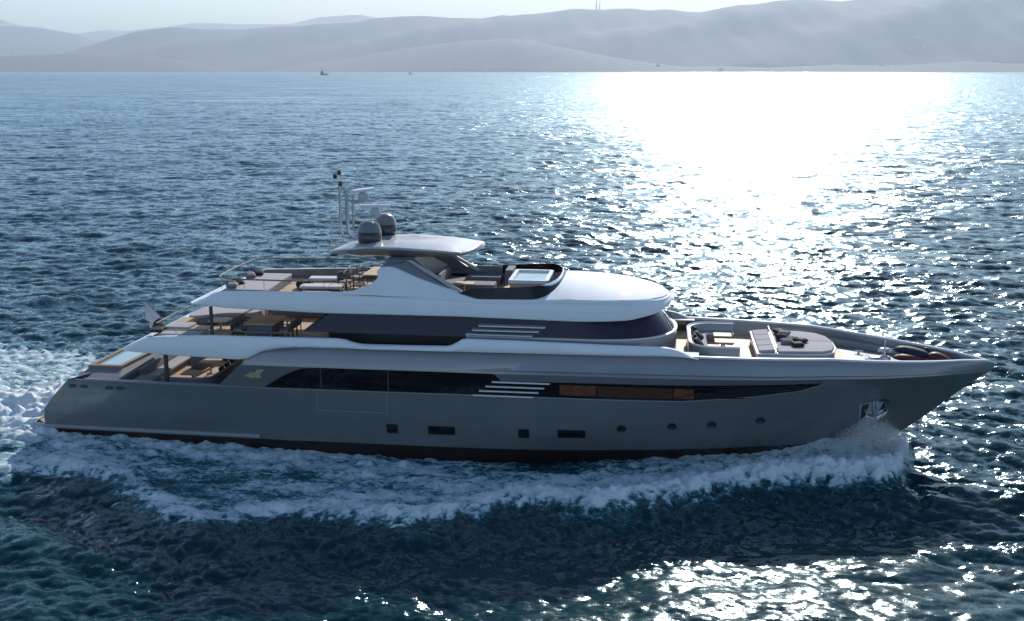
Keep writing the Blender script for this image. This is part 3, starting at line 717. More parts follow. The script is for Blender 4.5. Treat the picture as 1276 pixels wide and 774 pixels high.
legs_table('teak_table', 'teak table inside the foredeck sofa, the one nearer the far bulwark', 30.1, 30.9, .75, 1.45, 4.66, 4.16)
legs_table('teak_table', 'teak table inside the foredeck sofa, the one nearer the viewer', 30.1, 30.95, -.45, .3, 4.66, 4.16)
for i, (x, y, z, yw, tl, lb) in enumerate((
    (29.35, 1.35, 4.72, 1.9, 1.0, 'dark cushion on the foredeck sofa, farthest of the four'),
    (29.45, .75, 4.68, 1.3, .7, 'dark cushion on the foredeck sofa, second from the far end'),
    (29.32, .0, 4.70, 1.6, 1.1, 'dark cushion on the foredeck sofa, third from the far end'),
    (29.40, -.65, 4.68, 1.2, .8, 'dark cushion on the foredeck sofa, nearest to the viewer'))):
    cushion(x, y, z, .5, .5, .16, yw, tl, M['dark_cushion'], lb)
# ---- foredeck sunpad
sp = empty('sun_pad', (33.3, -.2, 4.15), 'large rounded light grey sun pad with pillows on the foredeck', 'sun pad')
po = [(31.75, 1.95), (33.9, 1.85), (34.6, 1.6), (35.0, 1.0), (35.15, .2), (35.15, -.8), (34.95, -1.6), (34.5, -2.0), (33.5, -2.12), (31.75, -2.2)]
mb = MB(); slab(mb, inset(po, .03), 4.14, 4.60, .05); mb.build('base', M['bulwark'], sp, smooth=True)
mb = MB(); slab(mb, inset(po, -.02), 4.60, 4.66, .025); mb.build('white_trim', M['cap'], sp, smooth=True)
for nm, y0, y1 in (('mattress', -.085, 2), ('mattress', -2.2, -.095)):
    q = [(x, max(y0, min(y1, y))) for x, y in inset(po, .08)]
    q2 = []
    for p in q:
        if not q2 or (abs(p[0] - q2[-1][0]) + abs(p[1] - q2[-1][1])) > .01: q2.append((max(p[0], 32.62), p[1]))
    mb = MB(); slab(mb, q2, 4.66, 4.76, .03); mb.build(nm, M['cushion'], sp, smooth=True)
for k in range(4):
    y1 = 1.8 - .97 * k
    mb = MB(); mb.hull8([(31.83, y1 - .94, 4.66), (32.5, y1 - .94, 4.66), (32.5, y1, 4.66), (31.83, y1, 4.66), (31.83, y1 - .94, 4.74), (32.5, y1 - .94, 4.81), (32.5, y1, 4.81), (31.83, y1, 4.74)])
    mb.build('head_rest', M['cushion'], sp, bevel=.03)
MB().tube([(32.56, 1.95, 4.66), (32.56, 1.95, 4.9), (32.56, -2.1, 4.9), (32.56, -2.1, 4.66)], .025, 8).build('backrest_bar', M['steel'], sp, smooth=True)
for i, (x, y, z, yw, tl, mt_, lb) in enumerate((
    (32.95, 1.15, 4.86, .5, .2, 'dark_cushion', 'dark patterned cushion lying alone at the far side of the foredeck sun pad'),
    (33.15, .85, 4.86, -.3, .15, 'sofa', 'grey cushion beside the dark one at the far side of the foredeck sun pad'),
    (32.95, -.1, 4.88, .2, .5, 'dark_cushion', 'dark cushion leaning on the bar of the foredeck sun pad near its middle'),
    (33.35, -.25, 4.86, -.5, .2, 'dark_cushion', 'dark cushion in the middle of the pile on the foredeck sun pad'),
    (33.75, -.4, 4.85, .8, .1, 'dark_cushion', 'dark cushion lying farthest forward on the foredeck sun pad'),
    (33.1, -.75, 4.86, .1, .3, 'sofa', 'grey cushion in the pile on the foredeck sun pad'),
    (33.5, -1.15, 4.85, .3, .15, 'dark_cushion', 'dark cushion nearest the viewer on the foredeck sun pad'))):
    cushion(x, y, z, .55, .42, .18, yw, tl, M[mt_], lb)
# ---- windlass, covered gear on the bow
wl = empty('anchor_windlass', (37.35, .25, 3.92), 'shiny steel anchor windlass on the bow deck beside the dark covered gear', 'windlass')
MB().lathe(37.35, .25, [(.28, 3.92), (.26, 4.1), (.12, 4.16), (.1, 4.3), (.2, 4.4), (.2, 4.46), (.04, 4.5), (.03, 4.78)], 18).build('drum', M['chrome'], wl, smooth=True)
MB().tube([(37.05, .25, 4.35), (37.65, .25, 4.35)], .07, 10).build('shaft', M['chrome'], wl, smooth=True)
MB().box(36.7, 37.15, -.1, .3, 3.93, 4.12).build('motor_box', M['steel'], wl, bevel=.03)
for k, (bx_, by_) in enumerate(((36.6, -.5), (36.4, 1.0))):
    t = MB().tube([(bx_, by_, 3.92), (bx_, by_, 4.15)], .06, 10).tube([(bx_ - .18, by_, 4.12), (bx_ + .18, by_, 4.12)], .04, 8).build('mooring_bollard', M['chrome'], None, loc=(bx_, by_, 3.92), smooth=True)
    tag(t, ['polished mooring bollard on the bow deck nearer the viewer than the windlass', 'polished mooring bollard on the bow deck near the far bulwark'][k], 'bollard')
def lump(name, m, label, cat, path, rr, parent=None, flat=.6, seed=0):
    rnd = random.Random(seed); mb = MB(); n = 18; rs = []
    for i, ((x, y, z), r) in enumerate(zip(path, rr)):
        rs.append([(x + rnd.uniform(-.02, .02), y + r * math.cos(2 * PI * k / n) * (1 + rnd.uniform(-.06, .06)), z + r * flat * math.sin(2 * PI * k / n) * (1 + rnd.uniform(-.08, .08))) for k in range(n)])
    mb.rings(rs); o = mb.build(name, m, parent, loc=None if parent else (path[0][0], path[0][1], path[0][2] - rr[0] * flat), smooth='all')
    sb = o.modifiers.new('sub', 'SUBSURF'); sb.levels = 1; sb.render_levels = 1
    return tag(o, label, cat) if cat else o
gr = empty('covered_gear', (38.6, 0, 3.9), 'long navy and maroon covered bundle lying on the bow deck ahead of the windlass', 'covered gear')
lump('navy_cover', M['navy'], None, None, [(37.75, .45, 4.38), (38.1, .4, 4.38), (38.6, .3, 4.30), (39.1, .2, 4.22), (39.35, .15, 4.16)], [.12, .34, .36, .32, .1], gr, .62, 1)
lump('maroon_fold', M['maroon'], None, None, [(37.6, -.1, 4.15), (38.0, -.1, 4.18), (38.6, -.1, 4.12), (39.0, -.1, 4.08)], [.1, .36, .34, .1], gr, .5, 2)
lump('maroon_hood', M['maroon'], None, None, [(39.0, .05, 4.15), (39.25, .05, 4.26), (39.6, .05, 4.20), (40.05, .02, 4.05), (40.2, 0, 3.95)], [.08, .32, .34, .2, .06], gr, .6, 3)
lump('strap_end', M['black'], None, None, [(38.95, .45, 4.35), (39.05, .45, 4.42), (39.15, .4, 4.42), (39.3, .35, 4.36)], [.04, .12, .12, .05], gr, .8, 4)

# ---- sun deck cockpit: tub, sofas, tables
tb = empty('spa_tub', (22.1, .0, 6.47), 'white rimmed spa tub full of bright water behind the sun deck screen', 'hot tub')
def frame_ring(x0, x1, y0, y1, wd_, z0, z1, r=.18):
    o = rrect(x0, x1, y0, y1, r, 5); i = inset(o, wd_)
    mb = MB(); mb.rings([[(x, y, z0) for x, y in i], [(x, y, z0) for x, y in o], [(x, y, z1 - .02) for x, y in o], [(x, y, z1) for x, y in inset(o, .02)], [(x, y, z1) for x, y in inset(o, wd_ - .02)], [(x, y, z0) for x, y in i]], closed=True, cap0=False, cap1=False)
    return mb, i
mb, inn = frame_ring(21.2, 22.95, -1.45, 1.35, .2, 7.22, 7.36); mb.build('rim', M['cap'], tb, smooth=True)
MB().rings([[(x, y, 6.47) for x, y in inset(rrect(21.2, 22.95, -1.45, 1.35, .18), .06)], [(x, y, 7.22) for x, y in inset(rrect(21.2, 22.95, -1.45, 1.35, .18), .06)]], cap1=False).build('tub_wall', M['teak'], tb)
MB().add([(x, y, 7.27) for x, y in inn], [tuple(range(len(inn)))]).build('water_surface', M['tubwater'], tb)
MB().box(20.85, 21.15, -1.1, 1.0, 6.47, 6.75).box(20.6, 20.85, -1.1, 1.0, 6.47, 6.6).build('step', M['teak'], tb)
u_sofa('corner_sofa', 'long grey sofa along the far side of the sun deck cockpit', [(20.4, 2.75), (18.1, 2.75), (18.0, 2.7), (17.9, 2.6), (17.85, 2.4), (17.85, .0)], 1.0, 6.47, 6.88, 7.25, 'sofa', 'sofa')
thing_slab('sofa_island', 'low grey daybed in the middle of the sun deck cockpit beside the teak table', 'daybed', rrect(18.95, 20.4, -.1, .9, .1), 6.47, 6.86, M['sofa'], .05)
legs_table('teak_table', 'small teak table in the sun deck cockpit in front of the grey sofa', 18.75, 19.6, -.95, -.35, 7.05, 6.47)
thing_slab('bar_counter', 'dark bar counter under the far edge of the hardtop', 'counter', rrect(20.7, 21.05, 1.3, 2.6, .06), 6.47, 7.3, M['sofa'], .03)
thing_slab('sofa_bench', 'low bench along the near side of the sun deck cockpit seen through the brown screen', 'bench', rrect(19.8, 22.0, -2.8, -2.15, .1), 6.47, 6.8, M['wicker'], .05)

# ---- sun deck aft
pd = empty('sun_pad', (10.2, -.4, 6.47), 'big grey sun pad at the stern end of the top deck', 'sun pad')
mb = MB(); slab(mb, [(8.85, -2.5), (10.85, -2.5), (10.6, 1.6), (8.85, 1.6)], 6.46, 6.72, .03); mb.build('base', M['sofa'], pd)
for y0, y1 in ((-2.48, -.45), (-.43, 1.58)):
    mb = MB(); slab(mb, [(8.87, y0), (10.85 - (y0 + 2.5) * .06, y0), (10.85 - (y1 + 2.5) * .06, y1), (8.87, y1)], 6.72, 6.86, .04); mb.build('mattress', M['cushion'], pd, smooth=True)
for x, y, yw, tl, mt_, lb in ((9.0, -1.9, .5, .3, 'dark_cushion', 'dark cushion nearest the viewer at the stern end of the top deck sun pad'),
    (9.1, -1.3, .9, .6, 'dark_cushion', 'dark cushion second from the viewer on the top deck sun pad'),
    (9.15, -2.15, .2, .1, 'sofa', 'grey cushion lying in front of the dark ones on the top deck sun pad'),
    (9.05, .3, .6, .3, 'sofa', 'grey cushion toward the far corner of the top deck sun pad'),
    (9.2, .95, .3, .3, 'dark_cushion', 'dark cushion at the far corner of the top deck sun pad')):
    cushion(x, y, 6.98, .5, .5, .17, yw, tl, M[mt_], lb)
def pouf(x, y, z, r, h, label):
    o = MB().lathe(x, y, [(r * .8, z), (r, z + h * .25), (r, z + h * .7), (r * .85, z + h * .93), (r * .4, z + h), (.02, z + h)], 24).build('round_pouf', M['dark_cushion'], None, loc=(x, y, z), smooth='all')
    return tag(o, label, 'pouf')
pouf(11.6, .2, 6.47, .34, .34, 'round black pouf between sun pad and lounger on the top deck')
def lounger(x, y, z, yaw, label, back=True):
    t = empty('sun_lounger', (x, y, z), label, 'sun lounger')
    def tr(vs):
        c, s = math.cos(yaw), math.sin(yaw); return [(x + a * c - b * s, y + a * s + b * c, z + h) for a, b, h in vs]
    def boxl(a0, a1, b0, b1, h0, h1, dh=0.0):
        return tr([(a0, b0, h0), (a1, b0, h0 + dh), (a1, b1, h0 + dh), (a0, b1, h0), (a0, b0, h1), (a1, b0, h1 + dh), (a1, b1, h1 + dh), (a0, b1, h1)])
    F8 = [(0, 3, 2, 1), (4, 5, 6, 7), (0, 1, 5, 4), (1, 2, 6, 5), (2, 3, 7, 6), (3, 0, 4, 7)]
    MB().add(boxl(-.95, .3, -.33, .33, .3, .42), F8).build('mattress', M['white_cushion'], t, bevel=.03)
    MB().add(boxl(.32, .9, -.33, .33, .3, .42, .52 if back else .0), F8).build('backrest', M['white_cushion'], t, bevel=.03)
    MB().add(boxl(-.95, .9, -.36, -.33, .22, .3), F8).add(boxl(-.95, .9, .33, .36, .22, .3), F8).build('frame', M['dsteel'], t)
    for a, b in ((-.9, -.34), (-.9, .34), (.8, -.34), (.8, .34)):
        MB().add(boxl(a - .025, a + .025, b - .025, b + .025, 0, .24), F8).build('leg', M['dsteel'], t)
    return t
lounger(12.7, .75, 6.47, .1, 'white cushioned sun lounger with raised back on the top deck')
lounger(12.9, -1.2, 6.47, .05, 'sun lounger with flat back nearest the viewer on the top deck', back=False)
def chair(x, y, z, yaw, label, group=None, m='wicker'):
    t = empty('dining_chair', (x, y, z), label, 'chair', group)
    c, s = math.cos(yaw), math.sin(yaw)
    T = lambda vs: [(x + a * c - b * s, y + a * s + b * c, z + h) for a, b, h in vs]
    F8 = [(0, 3, 2, 1), (4, 5, 6, 7), (0, 1, 5, 4), (1, 2, 6, 5), (2, 3, 7, 6), (3, 0, 4, 7)]
    bx = lambda a0, a1, b0, b1, h0, h1, da=0: T([(a0, b0, h0), (a1, b0, h0), (a1, b1, h0), (a0, b1, h0), (a0 + da, b0, h1), (a1 + da, b0, h1), (a1 + da, b1, h1), (a0 + da, b1, h1)])
    MB().add(bx(-.25, .25, -.25, .25, .40, .47), F8).build('seat', M['cushion'], t, bevel=.02)
    MB().add(bx(-.27, -.22, -.25, .25, .45, .84, -.08), F8).build('backrest', M[m], t, bevel=.015)
    for sg in (-1, 1):
        MB().add(bx(-.25, .22, sg * .27 - .02, sg * .27 + .02, .62, .65), F8).build('armrest', M['dsteel'], t)
        for a in (-.22, .22): MB().add(bx(a - .02, a + .02, sg * .27 - .02, sg * .27 + .02, 0, .63), F8).build('leg', M['dsteel'], t)
    return t
for x, y, yw, lb in ((13.9, .9, PI, 'grey chair on the top deck at the near end of the table by the arch'), (14.0, 1.9, PI, 'grey chair on the top deck at the far end of the table by the arch'), (13.7, -.2, PI * .9, 'grey chair standing alone on the top deck closest to the viewer beside the arch')):
    chair(x, y, 6.47, yw + PI, lb)
legs_table('teak_table', 'teak dining table on the top deck just behind the arch', 14.35, 15.3, .1, 2.3, 7.15, 6.47)

# ---- upper deck aft
us = empty('curved_sun_sofa', (6.2, -.2, 4.53), 'light grey curved sun bed and sofa at the stern of the middle deck', 'sofa')
def pslab(nm, pts, z0, z1, m, r=.05):
    mb = MB(); slab(mb, pts, z0, z1, r); return mb.build(nm, M[m], us, smooth=True)
pslab('far_sun_bed', chaikin([(5.8, .3), (6.4, .35), (7.0, .9), (7.6, 1.2), (8.9, 1.3), (8.9, 3.0), (5.8, 3.0)], 2), 4.53, 4.98, 'cushion', .06)
pslab('far_seat', chaikin([(6.5, .2), (7.1, .7), (7.7, 1.0), (8.9, 1.1), (8.9, 1.35), (6.3, .5)], 1), 4.53, 4.82, 'sofa')
pslab('near_sun_bed', rrect(5.8, 6.9, -2.0, -.9, .12), 4.53, 4.98, 'cushion', .06)
pslab('near_seat', rrect(6.0, 7.9, -3.1, -2.1, .12), 4.53, 4.92, 'cushion', .06)
mb = MB(); mb.rings([[(x, y, z) for x, y in rrect(5.75, 6.3, -.85, .2, .05)] for z in (4.53, 4.93)]); tag(mb.build('side_table', M['teak'], None, loc=(6.0, -.3, 4.53)), 'teak side table set between the two sun beds at the stern of the middle deck', 'table')
cushion(5.75, -2.3, 5.06, .5, .5, .18, .6, .5, M['dark_cushion'], 'dark cushion leaning in the near stern corner of the middle deck')
cushion(5.85, -2.75, 5.02, .5, .5, .16, .2, .2, M['dark_cushion'], 'dark cushion lying flat in the near stern corner of the middle deck')
cushion(7.6, 2.6, 5.08, .5, .4, .16, .1, .4, M['dark_cushion'], 'dark cushion on the far sun bed of the middle deck, the sternward one')
cushion(8.3, 2.6, 5.08, .5, .4, .16, -.1, .4, M['dark_cushion'], 'dark cushion on the far sun bed of the middle deck, the forward one')
legs_table('coffee_table', 'low teak coffee table on the middle deck behind the round pouf', 7.3, 8.2, -.75, .15, 4.98, 4.53)
legs_table('coffee_table', 'lower teak coffee table on the middle deck nearer the stern sun beds', 6.75, 7.7, -1.75, -.95, 4.85, 4.53)
pouf(8.75, -.7, 4.53, .36, .42, 'round black pouf on the middle deck beside the dining table')
dt = empty('dining_table', (10.4, -1.4, 4.53), 'long teak dining table with grey skirt on the middle deck', 'table')
mb = MB(); slab(mb, rrect(9.6, 11.0, -2.3, -.5, .05, 3), 5.24, 5.30, .012); mb.build('table_top', M['teak'], dt)
MB().box(9.72, 10.88, -2.2, -.6, 4.53, 5.24).build('skirt', M['wicker'], dt, bevel=.02)
ch = ((9.3, -1.95, 0, 'aft side near end'), (9.3, -1.35, 0, 'aft side middle'), (9.3, -.75, 0, 'aft side far end'), (11.4, -1.95, PI, 'forward side near end'), (11.4, -1.35, PI, 'forward side middle'), (11.4, -.75, PI, 'forward side far end'))
for x, y, yw, pl in ch: chair(x, y, 4.53, yw, 'grey woven chair at the middle deck dining table, ' + pl, 'chairs round the middle deck dining table')
thing_slab('sideboard', 'low grey sideboard by the far bulwark of the middle deck', 'sideboard', rrect(9.2, 12.2, 2.6, 3.2, .05), 4.53, 5.05, M['sofa'], .03)
lamp = empty('table_lantern', (9.1, 1.6, 4.98), 'small shiny lantern at the end of the far sun bed on the middle deck', 'lantern')
MB().lathe(9.1, 2.2, [(.09, 4.53), (.09, 5.05), (.12, 5.1), (.12, 5.14)], 12).build('stand', M['chrome'], lamp, smooth=True)
MB().lathe(9.1, 2.2, [(.05, 5.14), (.05, 5.3)], 10).build('lantern_glass', M['cap'], lamp)
# ensign
fl_ = empty('ensign', (5.0, 0, 4.75), 'small grey and white flag on a leaning staff at the stern of the middle deck', 'flag')
MB().tube([(4.98, 0, 4.72), (4.0, 0, 5.75)], .022, 8).build('staff', M['railwood'], fl_)
vs = []; nn_ = 12; mm_ = 10
rs = []
for i in range(nn_ + 1):
    a = i / nn_; px_, pz_ = 4.72 - .66 * a, 5.0 + .69 * a
    rs.append([(px_ - (.62 * b * (.75 - .55 * a)) , .10 * math.sin(7 * b + 2 * a) * b, pz_ - (.95 * b) * (.45 + .5 * a) ) for b in np.linspace(0, 1, mm_)])
mb = MB(); mb.rings(rs, closed=False); fo = mb.build('flag_cloth', M['flag'], fl_, smooth=True); so_ = fo.modifiers.new('th', 'SOLIDIFY'); so_.thickness = .006
# ---- main deck aft
tub = empty('plunge_pool', (2.8, -.2, 2.1), 'plunge pool with teak rim and bright water at the stern of the lowest deck', 'pool')
mb = MB(); 
o4 = [(2.15, 2.3), (2.15, -2.15), (3.75, -2.1), (3.95, 2.3)]; b4 = [(1.95, 3.2), (1.95, -3.3), (4.1, -3.2), (4.15, 3.2)]
i4 = inset(o4, .22)
mb.rings([[(x, y, 2.1) for x, y in b4], [(x, y, 2.72) for x, y in b4], [(x, y, 3.0) for x, y in inset(o4, .03)]], cap1=False); mb.build('pool_wall', M['sofa'], tub)
mb = MB(); mb.rings([[(x, y, 2.97) for x, y in i4], [(x, y, 2.97) for x, y in o4], [(x, y, 3.12) for x, y in o4], [(x, y, 3.12) for x, y in i4], [(x, y, 2.97) for x, y in i4]], cap0=False, cap1=False); mb.build('rim', M['dark_teak'], tub)
MB().add([(x, y, 3.03) for x, y in i4], [(0, 1, 2, 3)]).build('water_surface', M['tubwater'], tub)
MB().box(3.85, 4.05, -2.1, -1.2, 2.1, 2.75).build('backrest', M['sofa'], tub, bevel=.05)
thing_slab('ottoman', 'grey rectangular ottoman at the near stern corner of the lowest deck', 'ottoman', rrect(4.35, 5.35, -3.1, -1.6, .08), 2.07, 2.62, M['sofa'], .06)
s2 = u_sofa('l_shaped_sofa', 'grey sofa facing forward behind the plunge pool on the lowest deck', [(4.15, 2.6), (4.15, -1.4)], .85, 2.07, 2.45, 2.8, 'sofa', 'cushion')
s3 = u_sofa('c_shaped_sofa', 'curved grey sofa with dark cushions beside the post on the lowest deck', [(5.85, -2.75), (7.3, -2.75)] + arc(7.3, -1.95, .9, .8, -90, 0, 6) + [(8.2, 1.9)], .8, 2.07, 2.46, 2.82, 'sofa', 'cushion')
MB().tube([(5.85, -2.72, 2.84), (7.3, -2.72, 2.84)] + [(x, y, 2.84) for x, y in arc(7.3, -1.95, .87, .77, -90, 0, 6)] + [(8.17, 1.9, 2.84)], .035, 8).build('top_trim', M['cushion'], s3, smooth=True)
for k, (y, lb) in enumerate(((-.6, 'near'), (.1, 'middle'), (.8, 'far'))):
    cushion(7.85, y, 2.66, .5, .4, .16, PI / 2, 1.0, M['dark_cushion'], f'dark cushion on the curved sofa of the lowest deck, {lb} one of three')
legs_table('teak_table', 'teak table before the curved sofa on the lowest deck, nearer the post', 6.1, 7.0, -1.3, -.6, 2.6, 2.07)
legs_table('teak_table', 'teak table on the lowest deck farther from the post', 6.2, 7.1, .5, 1.3, 2.7, 2.07)
thing_slab('armchair', 'grey armchair by the far bulwark of the lowest deck', 'armchair', rrect(5.3, 6.1, 1.6, 2.5, .15), 2.07, 2.7, M['sofa'], .08)
# ================================================================== SEA
def spectrum(N, Lm, wl_peak, hs, wdir, seed, spread=2, lmin=0.3, choppy=0.8):
    rng = np.random.default_rng(seed)
    k = 2 * np.pi * np.fft.fftfreq(N, Lm / N); kx, ky = np.meshgrid(k, k, indexing='ij')
    kk = np.hypot(kx, ky); kk[0, 0] = 1e-6
    kp = 2 * np.pi / wl_peak
    cosd = (kx * math.cos(wdir) + ky * math.sin(wdir)) / kk
    P = np.exp(-1.25 * (kp / kk) ** 2) / kk ** 4 * (np.abs(cosd) ** spread + .05) * np.exp(-(kk * lmin / 6.28) ** 2)
    P[0, 0] = 0
    Hh = (rng.normal(size=(N, N)) + 1j * rng.normal(size=(N, N))) * np.sqrt(P)
    h = np.fft.ifft2(Hh); sc = hs / 4 / np.std(h.real)
    Hh *= sc
    h = np.fft.ifft2(Hh).real
    dx = np.fft.ifft2(-1j * kx / kk * Hh).real * choppy; dy = np.fft.ifft2(-1j * ky / kk * Hh).real * choppy
    return (h, dx, dy, Lm, N)
def samp(tile, X, Y, rot):
    h, dx, dy, Lm, N = tile
    c, s = math.cos(rot), math.sin(rot)
    U = (X * c + Y * s) / Lm * N; V = (-X * s + Y * c) / Lm * N
    i0 = np.floor(U).astype(int); j0 = np.floor(V).astype(int); fu = U - i0; fv = V - j0
    i0 %= N; j0 %= N; i1 = (i0 + 1) % N; j1 = (j0 + 1) % N
    def b(a): return a[i0, j0] * (1 - fu) * (1 - fv) + a[i1, j0] * fu * (1 - fv) + a[i0, j1] * (1 - fu) * fv + a[i1, j1] * fu * fv
    H, DX, DY = b(h), b(dx), b(dy)
    return H, DX * c - DY * s, DX * s + DY * c
T1 = spectrum(512, 61.0, 3.6, .25, R(78), 3, 2, .25, 1.0)
T2 = spectrum(256, 173.0, 15.0, .32, R(105), 8, 3, 1.2, .9)
T3 = spectrum(512, 23.0, 1.2, .085, R(80), 12, 1, .10, .9)   # ripples and foam texture
# graded grid around a point on the water (dense where the yacht is, coarse toward the horizon)
cx0, cy0 = 27.57, -48.4
rad = [0.5, 8, 16]; r = 22.0
while r < 60000: rad.append(r); r *= 1 + (.0024 if 34 < r < 75 else (.0022 + .0016 * min(1, r / 600)) if r < 600 else .006 if r < 5000 else .03)
rad = np.array(rad)
a1 = np.radians(np.arange(-42, 30, .105)); a2 = np.radians(np.arange(30, 318, 3.0)); ang = np.concatenate([a1, a2])  # clockwise from +Y
RR, AA = np.meshgrid(rad, ang, indexing='ij')
GX = cx0 + RR * np.sin(AA); GY = cy0 + RR * np.cos(AA)
H1, DX1, DY1 = samp(T1, GX, GY, 0); H2, DX2, DY2 = samp(T2, GX, GY, .35); H3, DX3, DY3 = samp(T3, GX, GY, .2)
f1 = np.clip(1.3 - RR / 2500, 0, 1); f2 = np.clip(1.3 - RR / 6000, 0, 1); f3 = np.clip(1.25 - RR / 300, 0, 1)
# ---------------- wake of the yacht
hbx = np.linspace(-2, 37.3, 200); hby = np.array([Yh(max(x, .9), .05) if x > .6 else 3.6 for x in hbx])
HB = np.interp(GX, hbx, hby, left=0, right=0)
ay = np.abs(GY)
fox = np.array([-60, -30, -12, 0, 2.0, 2.7, 5.9, 10.0, 11.8, 12.7, 15.4, 16.9, 19.1, 20.4, 22.5, 24.3, 26.1, 27.2, 29.3, 31.3, 33.4, 35.2, 37.3, 38.0, 38.5])
foy = np.array([26, 18, 12.5, 9.6, 9.0, 8.2, 8.5, 12.0, 12.5, 11.6, 10.8, 11.4, 12.0, 11.0, 9.4, 9.6, 10.0, 9.1, 8.0, 6.2, 5.6, 5.6, 4.6, 2.0, 0.0])
OUT = np.interp(GX, fox, foy, left=30, right=-1)
lowa = samp(T1, GX * 2.9, GY * 2.9, 1.0)[0] / .07; lowb = samp(T1, GX * 6.3, GY * 6.3, 2.0)[0] / .07
dist_out = OUT - ay + .28 * lowa + .22 * lowb
inside = 1 / (1 + np.exp(-dist_out * 2.6))
low = samp(T1, GX * 2.9, GY * 2.9, 1.0)[0] / .07          # ~unit variance patterns
low2 = samp(T1, GX * .8 + 9, GY * 1.6, .2)[0] / .085
low3 = samp(T1, GX * 6.3, GY * 6.3, 2.0)[0] / .07
edge = np.exp(-((dist_out - .7) / .9) ** 2)
nearbow = np.clip((GX - 17) / 18, 0, 1) * (GX < 39)
hulld = ay - HB
foam = inside * (.50 + .22 * nearbow + .30 * edge + .12 * low2 * (1 - .7 * nearbow))
foam += np.exp(-(hulld / .7) ** 2) * .12 * (GX < 37) * (GX > 0) * (hulld > -1)
# calmer dark patch alongside midship bottom
foam -= .42 * np.exp(-((GX - 23.5) / 3.8) ** 2) * np.exp(-((hulld - .4) / 1.3) ** 2)
foam -= .22 * np.exp(-((GX - 9) / 5) ** 2) * np.exp(-((ay - 8.6) / 2.2) ** 2)
# propeller wash astern
wash = (GX < 1.2) * np.exp(-np.clip(1.2 - GX, 0, None) / 26) * np.clip(1.25 - ay / (4.3 + .27 * np.clip(-GX, 0, None)), 0, 1) ** .5
foam = np.maximum(foam, wash * 1.05)
foam -= .24 * nearbow * np.exp(-((hulld - .9) / 1.0) ** 2) * np.clip(.6 + .6 * lowa, 0, 1.6)
foam = np.clip(foam, 0, 1.1)
# relief
ds_ = OUT - ay + .10 * lowa
ridge = np.exp(-((ds_ - 1.0) / 1.1) ** 2) * (GX > 0) * (GX < 38.5)
HW = ridge * (.25 + .55 * np.clip((GX - 16) / 16, 0, 1)) * np.clip((38.6 - GX) / 1.5, 0, 1)
hw_in = np.clip(dist_out, 0, None) * (hulld > 0)
bowup = np.clip((38.3 - GX) / 1.3, 0, 1) * np.exp(-((GX - 35.4) / 2.1) ** 2) * np.exp(-np.clip(hulld, 0, None) / 1.3) * (ay < 8)
HW += bowup * .7
HW += inside * .16 * nearbow
HW -= .22 * np.exp(-((GX - 22) / 6) ** 2) * np.exp(-np.clip(hulld, 0, None) / 1.6)
HW += wash * (.3 + .10 * low + .35 * np.exp(-((GX + 3.5) / 2.5) ** 2) * np.exp(-(ay / 3) ** 2))
HW += .42 * np.exp(-((GX - 3) / 6.0) ** 2) * np.exp(-np.clip(hulld, 0, None) / 3)
# transverse wave outside the foam (kelvin arms)
arm = np.exp(-((dist_out + 2.6 - .0) / 1.3) ** 2) * (GX < 38) * (GX > -20)
HW -= arm * .20 * np.clip((GX + 20) / 30, 0, 1)
arm2 = np.exp(-((GX * .27 + ay - 16.7) / 1.5) ** 2) * (GX > 4) * (GX < 46) * (GY < 0)
HW += arm2 * .30
turb = np.clip(foam, 0, 1)
HF = turb * (.025 * low + (.03 + .015 * nearbow) * low3 + .03 * H3 / .015 * f3)
shelter = np.exp(-((GX - 31.5) / 11) ** 4) * np.exp(-((GY + 15.5) / 5.5) ** 4)
calm = (1 - .55 * inside) * (1 - .50 * shelter)
GZ = H1 * f1 * calm + H2 * f2 * (1 - .5 * inside) + H3 * f3 * (1 + .5 * turb) * (1 - .62 * shelter) + HW + HF * f3
ddx = DX1 * f1 * calm + DX2 * f2 + DX3 * f3; ddy = DY1 * f1 * calm + DY2 * f2 + DY3 * f3
# keep the water outside of the hull and off the deck
GX2 = GX + ddx; GY2 = GY + ddy
under = (hulld < -.3) & (GX > 1) & (GX < 36.5)
GZ = np.where(under, -.35, GZ)
GZ -= RR ** 2 / (2 * 6.371e6) * 0
nr, na = RR.shape
co = np.stack([GX2, GY2, GZ], -1).reshape(-1, 3).astype(np.float32)
idx = np.arange(nr * na).reshape(nr, na)
nxt = np.roll(idx, -1, axis=1)
q = np.stack([idx[:-1], nxt[:-1], nxt[1:], idx[1:]], -1).reshape(-1, 4)
me = bpy.data.meshes.new('sea'); me.vertices.add(len(co)); me.vertices.foreach_set('co', co.ravel())
me.loops.add(q.size); me.loops.foreach_set('vertex_index', q.ravel().astype(np.int32))
me.polygons.add(len(q)); me.polygons.foreach_set('loop_start', (np.arange(len(q)) * 4).astype(np.int32)); me.polygons.foreach_set('loop_total', np.full(len(q), 4, np.int32))
me.polygons.foreach_set('use_smooth', np.ones(len(q), bool)); me.update(calc_edges=True); me.validate()
at = me.attributes.new('foam', 'FLOAT', 'POINT'); at.data.foreach_set('value', foam.ravel().astype(np.float32))
# whitecap tendency from steep crests
steep = np.clip((H1 * f1 + H2 * f2 * .6 - .27) * 4.0, 0, 1)
at = me.attributes.new('crest', 'FLOAT', 'POINT'); at.data.foreach_set('value', steep.ravel().astype(np.float32))
lod = np.clip((RR - 60) / 300, 0, 1) ** .7 - .62 * shelter
at = me.attributes.new('lod', 'FLOAT', 'POINT'); at.data.foreach_set('value', lod.ravel().astype(np.float32))
print('sea verts', len(co), 'flip', me.polygons[len(q) // 2].normal.z)
if me.polygons[len(q) // 2].normal.z < 0: me.flip_normals()

